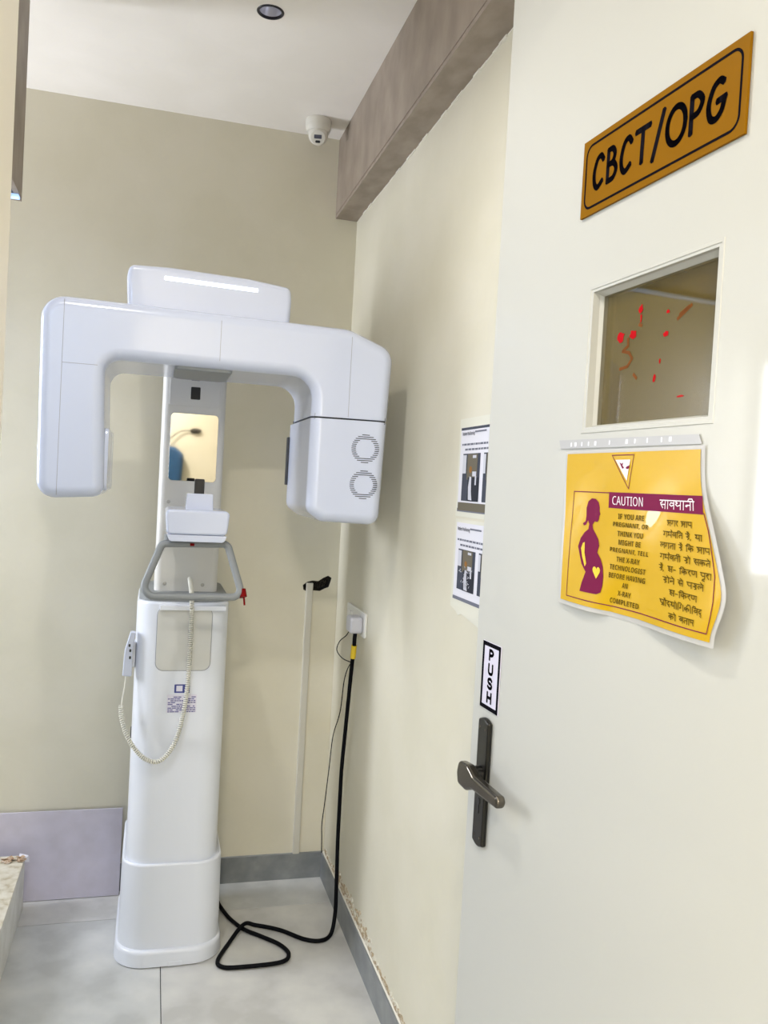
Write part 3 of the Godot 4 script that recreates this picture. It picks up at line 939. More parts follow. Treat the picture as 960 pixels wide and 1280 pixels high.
# ------------------------------------------------------------------ Devanagari pen strokes (headline at 1, foot at 0)
var DEVA := {
	"a": [0.75, [[Vector2(0.05, 0.9), Vector2(0.28, 0.82), Vector2(0.15, 0.6), Vector2(0.32, 0.4), Vector2(0.1, 0.12)], [Vector2(0.18, 0.58), Vector2(0.62, 0.58)], [Vector2(0.62, 1), Vector2(0.62, 0)]]],
	"ka": [0.8, [[Vector2(0.38, 1), Vector2(0.38, 0)], [Vector2(0.38, 0.62), Vector2(0.14, 0.7), Vector2(0.06, 0.48), Vector2(0.2, 0.34), Vector2(0.38, 0.5), Vector2(0.58, 0.68), Vector2(0.72, 0.5), Vector2(0.62, 0.25)]]],
	"ga": [0.7, [[Vector2(0.58, 1), Vector2(0.58, 0)], [Vector2(0.22, 1), Vector2(0.22, 0.42), Vector2(0.1, 0.36), Vector2(0.1, 0.5)]]],
	"ra": [0.5, [[Vector2(0.28, 1), Vector2(0.36, 0.78), Vector2(0.12, 0.68), Vector2(0.18, 0.5), Vector2(0.42, 0.05)]]],
	"pa": [0.7, [[Vector2(0.58, 1), Vector2(0.58, 0)], [Vector2(0.12, 1), Vector2(0.12, 0.6), Vector2(0.28, 0.42), Vector2(0.58, 0.48)]]],
	"bha": [0.75, [[Vector2(0.62, 1), Vector2(0.62, 0)], [Vector2(0.05, 0.88), Vector2(0.2, 0.9), Vector2(0.2, 0.42), Vector2(0.08, 0.4), Vector2(0.62, 0.42)]]],
	"va": [0.65, [[Vector2(0.55, 1), Vector2(0.55, 0)], [Vector2(0.55, 0.7), Vector2(0.2, 0.74), Vector2(0.1, 0.5), Vector2(0.28, 0.34), Vector2(0.55, 0.52)]]],
	"ba": [0.65, [[Vector2(0.55, 1), Vector2(0.55, 0)], [Vector2(0.55, 0.7), Vector2(0.2, 0.74), Vector2(0.1, 0.5), Vector2(0.28, 0.34), Vector2(0.55, 0.52)], [Vector2(0.18, 0.7), Vector2(0.5, 0.42)]]],
	"ta": [0.65, [[Vector2(0.54, 1), Vector2(0.54, 0)], [Vector2(0.54, 0.62), Vector2(0.26, 0.62), Vector2(0.1, 0.42), Vector2(0.2, 0.12)]]],
	"ha": [0.62, [[Vector2(0.3, 1), Vector2(0.3, 0.78), Vector2(0.52, 0.7), Vector2(0.4, 0.55), Vector2(0.14, 0.48), Vector2(0.42, 0.36), Vector2(0.5, 0.16), Vector2(0.3, 0.02)]]],
	"ya": [0.7, [[Vector2(0.6, 1), Vector2(0.6, 0)], [Vector2(0.08, 0.9), Vector2(0.26, 0.84), Vector2(0.22, 0.6), Vector2(0.08, 0.5), Vector2(0.3, 0.36), Vector2(0.6, 0.46)]]],
	"la": [0.8, [[Vector2(0.7, 1), Vector2(0.7, 0)], [Vector2(0.7, 0.66), Vector2(0.5, 0.72), Vector2(0.42, 0.4)], [Vector2(0.42, 0.62), Vector2(0.22, 0.72), Vector2(0.08, 0.5), Vector2(0.2, 0.22)]]],
	"sa": [0.75, [[Vector2(0.64, 1), Vector2(0.64, 0)], [Vector2(0.24, 1), Vector2(0.32, 0.8), Vector2(0.1, 0.68), Vector2(0.16, 0.5), Vector2(0.38, 0.08)], [Vector2(0.2, 0.5), Vector2(0.64, 0.5)]]],
	"na": [0.65, [[Vector2(0.54, 1), Vector2(0.54, 0)], [Vector2(0.54, 0.56), Vector2(0.2, 0.56), Vector2(0.1, 0.46), Vector2(0.2, 0.38), Vector2(0.28, 0.5)]]],
	"nna": [0.8, [[Vector2(0.7, 1), Vector2(0.7, 0)], [Vector2(0.12, 1), Vector2(0.12, 0.5), Vector2(0.28, 0.36), Vector2(0.46, 0.5), Vector2(0.46, 1)]]],
	"dha": [0.7, [[Vector2(0.58, 0.9), Vector2(0.58, 0)], [Vector2(0.2, 0.95), Vector2(0.08, 0.84), Vector2(0.28, 0.74), Vector2(0.08, 0.58), Vector2(0.26, 0.38), Vector2(0.58, 0.52)]]],
	"da": [0.6, [[Vector2(0.34, 1), Vector2(0.34, 0.76), Vector2(0.1, 0.62), Vector2(0.22, 0.36), Vector2(0.44, 0.44), Vector2(0.34, 0.2), Vector2(0.5, 0.02)]]],
	"ksha": [0.75, [[Vector2(0.62, 1), Vector2(0.62, 0)], [Vector2(0.1, 0.9), Vector2(0.3, 0.86), Vector2(0.12, 0.62), Vector2(0.36, 0.56), Vector2(0.14, 0.3), Vector2(0.4, 0.1)], [Vector2(0.3, 0.56), Vector2(0.62, 0.5)]]],
	"ee": [0.6, [[Vector2(0.12, 1), Vector2(0.12, 0.55), Vector2(0.48, 0.55), Vector2(0.48, 1)], [Vector2(0.4, 0.55), Vector2(0.52, 0.05)]]],
	"aa": [0.3, [[Vector2(0.18, 1), Vector2(0.18, 0)]]],
	"i": [0.3, [[Vector2(0.14, 0), Vector2(0.14, 1), Vector2(0.24, 1.3), Vector2(0.55, 1.28), Vector2(0.7, 1.0)]]],
	"ii": [0.3, [[Vector2(0.16, 0), Vector2(0.16, 1), Vector2(0.05, 1.3), Vector2(-0.25, 1.28), Vector2(-0.36, 1.0)]]],
	"e": [0.0, [[Vector2(-0.14, 1.0), Vector2(-0.42, 1.36)]]],
	"ai": [0.0, [[Vector2(-0.14, 1.0), Vector2(-0.42, 1.36)], [Vector2(-0.14, 1.0), Vector2(-0.24, 1.4)]]],
	"o": [0.3, [[Vector2(0.18, 0), Vector2(0.18, 1), Vector2(-0.06, 1.36)]]],
	"au": [0.3, [[Vector2(0.18, 0), Vector2(0.18, 1), Vector2(-0.06, 1.36)], [Vector2(0.18, 1), Vector2(0.1, 1.4)]]],
	"uu": [0.0, [[Vector2(-0.14, 0.0), Vector2(-0.4, -0.1), Vector2(-0.46, -0.3), Vector2(-0.14, -0.36)]]],
	"dot": [0.0, [[Vector2(-0.2, 1.26), Vector2(-0.16, 1.22)]]],
	"reph": [0.0, [[Vector2(-0.14, 1.0), Vector2(-0.02, 1.2), Vector2(-0.2, 1.36)]]],
	"rakar": [0.0, [[Vector2(-0.14, 0.3), Vector2(-0.42, 0.06)]]],
	"halant": [0.0, [[Vector2(-0.3, -0.06), Vector2(-0.1, -0.26)]]],
	"comma": [0.3, [[Vector2(0.12, 0.08), Vector2(0.06, -0.14)]]],
	"dash": [0.5, [[Vector2(0.1, 0.5), Vector2(0.4, 0.5)]]],
}

# words of glyph names separated by spaces; words parted by "|". Fitted between x0 and x1, foot at y0, headline height h.
func deva(text: String, x0: float, x1: float, y0: float, h: float, pen: float) -> Array:
	var lines := []
	var x := 0.0
	for w in text.split("|"):
		var from := x
		for g in w.split(" ", false):
			var d = DEVA[g]
			for l in d[1]:
				var q := []
				for p in l:
					q.append(Vector2(p.x + x, p.y))
				lines.append(q)
			if g in ["comma", "dash"]:
				if x > from:
					lines.append([Vector2(from, 1), Vector2(x, 1)])
				from = x + d[0]
			x += d[0]
		if x > from:
			lines.append([Vector2(from, 1), Vector2(x - 0.04, 1)])
		x += 0.4
	x -= 0.4
	var out := []
	for l in lines:
		var q := []
		for p in l:
			q.append(Vector2(x0 + p.x / x * (x1 - x0), y0 + p.y * h))
		out.append(q)
	return strokes(out, pen)

# ------------------------------------------------------------------ the door and what is fixed to it
func make_door() -> void:
	var d := Vector3(0.05582, 0, 0.99844)
	var nrm := Vector3(-0.99844, 0, 0.05582)
	var B := Basis(d, Vector3.UP, nrm)
	var at := Vector3(-0.10874, 0, 1.80004)      # a point of the leaf's outer face; local x runs towards the hinges, z out of the face
	var door := Node3D.new()
	door.name = "door_1"
	add_child(door)
	door.transform = Transform3D(B, at)
	structure(door)
	# leaf with the vision panel cut out
	var leaf := CSGCombiner3D.new()
	leaf.name = "leaf"
	door.add_child(leaf)
	leaf.add_child(csg_box(Vector3(-0.066, 0.012, -0.04), Vector3(0.684, 2.472, 0.0), M.door_lacquer))
	var cut := csg_box(Vector3(0.263, 1.645, -0.06), Vector3(0.531, 1.845, 0.02), M.door_lacquer)
	cut.operation = CSGShape3D.OPERATION_SUBTRACTION
	leaf.add_child(cut)
	# moulded frame: four mitred bars
	var st := mb()
	var prof := [[0.0, 0.0], [0.0008, 0.0012], [0.0045, 0.0012], [0.006, -0.0005], [0.0135, -0.017], [0.0135, -0.03]]
	var lo := Vector2(0.252, 1.636)
	var hi := Vector2(0.541, 1.854)
	for k in prof.size() - 1:
		var a = prof[k]; var b = prof[k + 1]
		var ca := [Vector3(lo.x + a[0], lo.y + a[0], a[1]), Vector3(hi.x - a[0], lo.y + a[0], a[1]), Vector3(hi.x - a[0], hi.y - a[0], a[1]), Vector3(lo.x + a[0], hi.y - a[0], a[1])]
		var cb := [Vector3(lo.x + b[0], lo.y + b[0], b[1]), Vector3(hi.x - b[0], lo.y + b[0], b[1]), Vector3(hi.x - b[0], hi.y - b[0], b[1]), Vector3(lo.x + b[0], hi.y - b[0], b[1])]
		var out := [Vector3(0, -1, 0), Vector3(1, 0, 0), Vector3(0, 1, 0), Vector3(-1, 0, 0)]
		for i in 4:
			var j := (i + 1) % 4
			var run := Vector2(b[0] - a[0], b[1] - a[1]).normalized()
			var nn: Vector3 = (out[i] * run.y + Vector3(0, 0, 1) * run.x).normalized()
			quad(st, ca[i], ca[j], cb[j], cb[i], nn)
	var wf := obj("window_frame", st, M.door_lacquer, door)
	st = mb()
	box(st, Vector3(0.262, 1.646, -0.024), Vector3(0.531, 1.844, -0.018))
	var gl := obj("glass_pane", st, M.lead_glass, door)
	gl.set_meta("label", "dark olive lead glass pane with red marks")
	# red spots and smears on the pane (apparent places moved to the pane's depth)
	var dx := 0.04
	for s in [[0.3976, 1.809, 0.0055, 0.006], [0.3996, 1.796, 0.0022, 0.0075], [0.3535, 1.777, 0.01, 0.008], [0.3836, 1.7765, 0.009, 0.0065], [0.4567, 1.766, 0.006, 0.0045], [0.4476, 1.731, 0.002, 0.004], [0.4377, 1.71, 0.0035, 0.006], [0.4947, 1.681, 0.008, 0.0015], [0.4587, 1.795, 0.004, 0.0025]]:
		st = mb()
		var pts := []
		for k in 14:
			var r := rng.randf_range(0.6, 1.15)
			pts.append(Vector2(s[0] - dx + cos(TAU * k / 14.0) * s[2] * r, s[1] - 0.004 + sin(TAU * k / 14.0) * s[3] * r))
		flat(st, fan_fill(pts), func(p): return [Vector3(p.x, p.y, -0.0174), Vector3(0, 0, 1)])
		obj("red_spot", st, M.red_paint, gl)
	for l in [[Vector2(0.479, 1.782), Vector2(0.505, 1.795)], [Vector2(0.483, 1.787), Vector2(0.5, 1.794)], [Vector2(0.3715, 1.772), Vector2(0.373, 1.762), Vector2(0.362, 1.757)],
		[Vector2(0.36, 1.756), Vector2(0.376, 1.752), Vector2(0.384, 1.743), Vector2(0.374, 1.733), Vector2(0.356, 1.731)], [Vector2(0.39, 1.72), Vector2(0.397, 1.714)], [Vector2(0.396, 1.788), Vector2(0.402, 1.786)]]:
		st = mb()
		flat(st, strokes([l], 0.0045), func(p): return [Vector3(p.x - dx, p.y - 0.004, -0.0175), Vector3(0, 0, 1)])
		obj("red_smear", st, M.red_smear, gl)
	# lever handle on a long back plate
	st = mb()
	prism(st, rp([Vector2(-0.021, 0.908), Vector2(0.0, 0.9), Vector2(0.021, 0.908), Vector2(0.021, 1.13), Vector2(0.0, 1.138), Vector2(-0.021, 1.13)], [0.004, 0.03, 0.004, 0.004, 0.03, 0.004], 4), 0.0, 0.01, 0.004)
	var hp := obj("handle_plate", st, M.antique_metal, door)
	for y in [0.921, 1.117]:
		for x in [-0.011, 0.011]:
			st = mb()
			prism(st, circle_ring(Vector2(x, y), 0.0028, 10), 0.009, 0.0108, 0.0005)
			obj("screw", st, M.lever_metal, hp)
	st = mb()
	prism(st, circle_ring(Vector2(0.0, 0.985), 0.0065, 16), 0.009, 0.0115, 0.001)
	prism(st, rect_ring(-0.003, 0.962, 0.003, 0.986, 0.002), 0.009, 0.0112, 0.0)
	obj("keyhole", st, M.black_plastic, hp)
	st = mb()
	prism(st, circle_ring(Vector2(0.0, 1.033), 0.016, 24), 0.008, 0.034, 0.002)
	var hub := obj("hub", st, M.antique_metal, hp)
	st = mb()
	prism(st, rp([Vector2(-0.02, 1.012), Vector2(0.012, 1.01), Vector2(0.04, 1.021), Vector2(0.135, 1.0235), Vector2(0.142, 1.034), Vector2(0.135, 1.0445), Vector2(0.045, 1.046), Vector2(0.016, 1.058), Vector2(-0.02, 1.054), Vector2(-0.027, 1.033)], [0.01, 0.02, 0.03, 0.007, 0.009, 0.007, 0.03, 0.02, 0.01, 0.02], 5), 0.028, 0.046, 0.006)
	obj("lever", st, M.lever_metal, hub)
	# hinges, on the edge out of the frame
	for y in [0.25, 1.25, 2.25]:
		st = mb()
		tube(st, [Vector3(0.688, y - 0.05, -0.02), Vector3(0.688, y + 0.05, -0.02)], 0.006, 10)
		obj("hinge", st, M.antique_metal, door)

	# gold name plate
	var face := func(z: float) -> Callable: return func(p): return [Vector3(p.x, p.y, z), Vector3(0, 0, 1)]
	var org := at + B * Vector3(0.391, 1.963, 0)
	var off := -Vector3(0.391, 1.963, 0)
	var sg := thing("name_plate", "gold rectangular door plate lettered CBCT/OPG inside a black rounded border", "sign", org, B)
	st = mb()
	box(st, Vector3(0.2185, 1.963, 0.0005), Vector3(0.5655, 2.078, 0.0045), 0.0006)
	obj("plate", st, M.gold_plate, sg, off)
	st = mb()
	var o1 := rect_ring(0.227, 1.972, 0.557, 2.069, 0.017, 8)
	for i in o1.size():
		var a = o1[i]; var b = o1[(i + 1) % o1.size()]
		flat(st, [a[0], b[0], b[0] - b[1] * 0.0036, a[0], b[0] - b[1] * 0.0036, a[0] - a[1] * 0.0036], face.call(0.0048))
	obj("border", st, M.print_black, sg, off)
	st = mb()
	flat(st, pen_word("CBCT/OPG", 0.2505, 0.5305, 1.9985, 0.0445, 0.0085), face.call(0.0049))
	obj("lettering", st, M.print_black, sg, off)

	# PUSH plate
	off = -Vector3(0.002, 1.15, 0)
	sg = thing("push_sign", "narrow upright white PUSH sticker with black border above the door handle", "sign", at - B * off, B)
	st = mb()
	box(st, Vector3(-0.0345, 1.149, 0.0003), Vector3(0.0385, 1.271, 0.0022), 0.0004)
	obj("plate", st, M.sign_lavender, sg, off)
	st = mb()
	for r in [[-0.034, 1.1495, 0.038, 1.157], [-0.034, 1.263, 0.038, 1.2705], [-0.034, 1.1495, -0.0265, 1.2705], [0.0305, 1.1495, 0.038, 1.2705]]:
		flat(st, [Vector2(r[0], r[1]), Vector2(r[2], r[1]), Vector2(r[2], r[3]), Vector2(r[0], r[1]), Vector2(r[2], r[3]), Vector2(r[0], r[3])], face.call(0.0025))
	obj("border", st, M.print_black, sg, off)
	st = mb()
	for i in 4:
		flat(st, pen_word("PUSH"[i], -0.0065, 0.0105, 1.2405 - i * 0.0255, 0.0165, 0.0056), face.call(0.0026))
	obj("lettering", st, M.print_black, sg, off)

	make_poster(at, B)

func make_poster(at: Vector3, B: Basis) -> void:
	var off := -Vector3(0.39, 1.385, 0)
	var po := thing("caution_poster", "yellow radiation caution poster in a clear sleeve taped under the door window", "poster", at - B * off, B)
	var sl := func(v: float) -> float: return 0.2222 + 0.003 * v
	var sr := func(v: float) -> float: return 0.5255 + 0.052 * pow(v, 1.5) * (1.0 - 0.62 * smoothstep(0.7, 1.0, v))
	# sheet surface in apparent door coordinates (s, y) -> a gently curling sheet
	var sheet := func(p: Vector2, lift: float) -> Array:
		var v := clampf((1.606 - p.y) / 0.221, -0.12, 1.08)
		var a: float = sl.call(clampf(v, 0, 1)); var b: float = sr.call(clampf(v, 0, 1))
		var u := clampf((p.x - a) / (b - a), -0.06, 1.06)
		var z := 0.003 + 0.011 * smoothstep(0.45, 1.1, u) * smoothstep(0.1, 0.75, v) + 0.0045 * sin(u * 7.0 + 1.0) * smoothstep(0.5, 1.0, v) + 0.003 * sin(u * 11.0 + v * 5.0) * smoothstep(0.05, 0.4, v) + 0.003 * smoothstep(0.1, 0.6, v)
		z = maxf(z, 0.002)
		return [Vector3(p.x + 2.2 * (z - 0.003), p.y, z + lift), Vector3(0, 0, 1)]
	var grid := func(st: SurfaceTool, u0: float, u1: float, v0: float, v1: float, lift: float) -> void:
		var nu := 40
		var nv := 30
		var g := []
		for j in nv + 1:
			var row := []
			for i in nu + 1:
				var v: float = lerpf(v0, v1, float(j) / nv)
				var u: float = lerpf(u0, u1, float(i) / nu)
				var a: float = sl.call(clampf(v, 0, 1)); var b: float = sr.call(clampf(v, 0, 1))
				row.append(sheet.call(Vector2(lerpf(a, b, u), 1.606 - 0.221 * v), lift)[0])
			g.append(row)
		var nrm := []
		for j in nv + 1:
			var row := []
			for i in nu + 1:
				var du: Vector3 = g[j][mini(i + 1, nu)] - g[j][maxi(i - 1, 0)]
				var dv: Vector3 = g[mini(j + 1, nv)][i] - g[maxi(j - 1, 0)][i]
				var n := dv.cross(du).normalized()
				row.append(n if n.z > 0 else -n)
			nrm.append(row)
		for j in nv:
			for i in nu:
				tri(st, g[j][i], g[j][i + 1], g[j + 1][i + 1], nrm[j][i], nrm[j][i + 1], nrm[j + 1][i + 1])
				tri(st, g[j][i], g[j + 1][i + 1], g[j + 1][i], nrm[j][i], nrm[j + 1][i + 1], nrm[j + 1][i])
	var st := mb()
	grid.call(st, -0.02, 1.022, -0.022, 1.028, -0.0008)
	obj("sleeve", st, M.sleeve_plastic, po, off)
	st = mb()
	grid.call(st, 0.0, 1.0, 0.0, 1.0, 0.0)
	var sh := obj("sheet", st, M.poster_yellow, po, off)
	# punched binding strip of the sleeve
	st = mb()
	prism(st, rp([Vector2(0.199, 1.6145), Vector2(0.5255, 1.6125), Vector2(0.519, 1.6245), Vector2(0.193, 1.628)], 0.001, 2), 0.0012, 0.002, 0.0)
	var bs := obj("binding_strip", st, M.sleeve_strip, po, off)
	for x in [0.228, 0.239, 0.258, 0.276, 0.293, 0.33, 0.37, 0.39, 0.417, 0.447, 0.463]:
		var w := 0.0055 if int(x * 1000) % 3 else 0.003
		st = mb()
		prism(st, rect_ring(x, 1.617, x + w, 1.6235, 0.001, 2), 0.0018, 0.0023, 0.0)
		obj("slot", st, M.paper_white, bs)
	# print
	var on := func(lift: float) -> Callable: return func(p): return sheet.call(p, lift)
	var fine := func(t: Array) -> Array:      # split large triangles so that the print follows the sheet
		var out := t
		for pass_n in 3:
			var nx := []
			for i in range(0, out.size(), 3):
				var a: Vector2 = out[i]; var b: Vector2 = out[i + 1]; var c: Vector2 = out[i + 2]
				if maxf(a.distance_to(b), maxf(b.distance_to(c), c.distance_to(a))) < 0.008:
					nx.append_array([a, b, c])
				else:
					var ab := (a + b) / 2; var bc := (b + c) / 2; var cn := (c + a) / 2
					nx.append_array([a, ab, cn, ab, b, bc, cn, bc, c, ab, bc, cn])
			out = nx
		return out
	var rect := func(x0: float, y0: float, x1: float, y1: float) -> Array:
		var out := []
		var n := maxi(1, int((x1 - x0) / 0.012))
		for i in n:
			var a := lerpf(x0, x1, float(i) / n)
			var b := lerpf(x0, x1, float(i + 1) / n)
			out.append_array([Vector2(a, y0), Vector2(b, y0), Vector2(b, y1), Vector2(a, y0), Vector2(b, y1), Vector2(a, y1)])
		return out
	# frame, bar, figure in maroon
	var piece := func(called: String, m: Material, t: Array, lift: float) -> void:
		var ps := mb()
		flat(ps, t, on.call(lift))
		obj(called, ps, m, sh)
	piece.call("frame_line", M.print_maroon, fine.call(strokes([[Vector2(0.342, 1.5495), Vector2(0.2475, 1.5495), Vector2(0.2415, 1.393), Vector2(0.39, 1.3935), Vector2(0.539, 1.394), Vector2(0.5455, 1.43), Vector2(0.5475, 1.46), Vector2(0.5395, 1.51), Vector2(0.534, 1.53)]], 0.0013)), 0.0006)
	piece.call("heading_bar", M.print_maroon, fine.call(rect.call(0.3415, 1.5285, 0.533, 1.5505)), 0.0006)
	piece.call("triangle_outline", M.print_maroon, fine.call(strokes([[Vector2(0.3425, 1.602), Vector2(0.3936, 1.602), Vector2(0.385, 1.556), Vector2(0.3425, 1.602)]], 0.0011)), 0.0006)
	piece.call("triangle_sign", M.print_white, fine.call(fan_fill([Vector2(0.3515, 1.5955), Vector2(0.386, 1.5955), Vector2(0.3805, 1.567)])), 0.0007)
	piece.call("sign_mark", M.print_maroon, fan_fill([Vector2(0.386, 1.588), Vector2(0.379, 1.586), Vector2(0.377, 1.584), Vector2(0.381, 1.5825), Vector2(0.385, 1.584)]), 0.0012)
	piece.call("sign_mark", M.print_maroon, fan_fill([Vector2(0.362, 1.592), Vector2(0.367, 1.59), Vector2(0.371, 1.5915), Vector2(0.369, 1.5875), Vector2(0.374, 1.5845), Vector2(0.37, 1.583), Vector2(0.366, 1.587)]), 0.0012)
	var lady := [Vector2(0.290, 1.536), Vector2(0.299, 1.5405), Vector2(0.309, 1.540), Vector2(0.317, 1.5355), Vector2(0.3205, 1.528), Vector2(0.3205, 1.5225), Vector2(0.3228, 1.5185), Vector2(0.3205, 1.516), Vector2(0.3195, 1.511), Vector2(0.316, 1.507), Vector2(0.309, 1.5075), Vector2(0.3045, 1.5025), Vector2(0.306, 1.4965),
		Vector2(0.313, 1.490), Vector2(0.3195, 1.483), Vector2(0.3225, 1.474), Vector2(0.3195, 1.4675), Vector2(0.3185, 1.464), Vector2(0.327, 1.456), Vector2(0.333, 1.446), Vector2(0.3355, 1.433), Vector2(0.335, 1.419), Vector2(0.331, 1.409), Vector2(0.32, 1.4055), Vector2(0.276, 1.4045), Vector2(0.281, 1.417), Vector2(0.2905, 1.4335), Vector2(0.2795, 1.444), Vector2(0.272, 1.461), Vector2(0.2685, 1.4685), Vector2(0.2745, 1.481), Vector2(0.284, 1.490), Vector2(0.294, 1.4955), Vector2(0.2955, 1.503), Vector2(0.292, 1.508), Vector2(0.2875, 1.5015), Vector2(0.2815, 1.5), Vector2(0.2785, 1.503), Vector2(0.2855, 1.5065), Vector2(0.287, 1.514), Vector2(0.286, 1.526)]
	piece.call("pregnant_figure", M.print_maroon, fine.call(fan_fill(lady)), 0.0006)
	var heart := []
	for k in 24:
		var a := TAU * k / 24.0
		heart.append(Vector2(0.3185 + 0.000575 * 16.0 * pow(sin(a), 3), 1.437 + 0.00058 * (13.0 * cos(a) - 5.0 * cos(2 * a) - 2.0 * cos(3 * a) - cos(4 * a))))
	piece.call("heart", M.print_yellow, fan_fill(heart), 0.0012)
	piece.call("arm_gap", M.print_yellow, fan_fill([Vector2(0.2825, 1.4745), Vector2(0.287, 1.476), Vector2(0.2875, 1.46), Vector2(0.2925, 1.4455), Vector2(0.289, 1.441), Vector2(0.2815, 1.455), Vector2(0.278, 1.4665)]), 0.0012)
	piece.call("heading_text", M.print_white, word("CAUTION", false, 0.3505, 1.533, 0.067, 0.0122), 0.0012)
	piece.call("heading_text", M.print_white, deva("sa aa va dha aa na ii", 0.4545, 0.5205, 1.5325, 0.0105, 0.0014), 0.0012)
	var english := [["IF YOU ARE", 0.058], ["PREGNANT, OR", 0.079], ["THINK YOU", 0.058], ["MIGHT BE", 0.051], ["PREGNANT, TELL", 0.088], ["THE X-RAY", 0.055], ["TECHNOLOGIST", 0.084], ["BEFORE HAVING", 0.086], ["AN", 0.013], ["X-RAY", 0.03], ["COMPLETED", 0.067]]
	for i in english.size():
		var w: float = english[i][1]
		piece.call("text_line", M.print_olive, word(english[i][0], true, 0.3925 - w / 2, 1.5145 - i * 0.01165, w, 0.0072), 0.0009)
	var hindi := [["a ga ra|a aa pa", 0.4707, 0.5148], ["ga bha reph va i ta|ha ai comma|ya aa", 0.464, 0.53], ["la ga ta aa|ha ai|i ka|a aa pa", 0.4587, 0.541], ["ga bha reph va ta ii|ha o|sa ka ta e", 0.4595, 0.5415], ["ha ai comma|ksha dash|i ka ra nna|pa uu ra aa", 0.459, 0.543], ["ha o na e|sa e|pa ha la e", 0.467, 0.531], ["ksha dash i ka ra nna", 0.478, 0.521], ["pa rakar au da ya o i ga ka ii i va da halant", 0.463, 0.529], ["ka o|ba ta aa ee", 0.4767, 0.5168]]
	for i in hindi.size():
		piece.call("text_line", M.print_olive, deva(hindi[i][0], hindi[i][1], hindi[i][2], 1.5115 - i * 0.0141, 0.0068, 0.0011), 0.0009)

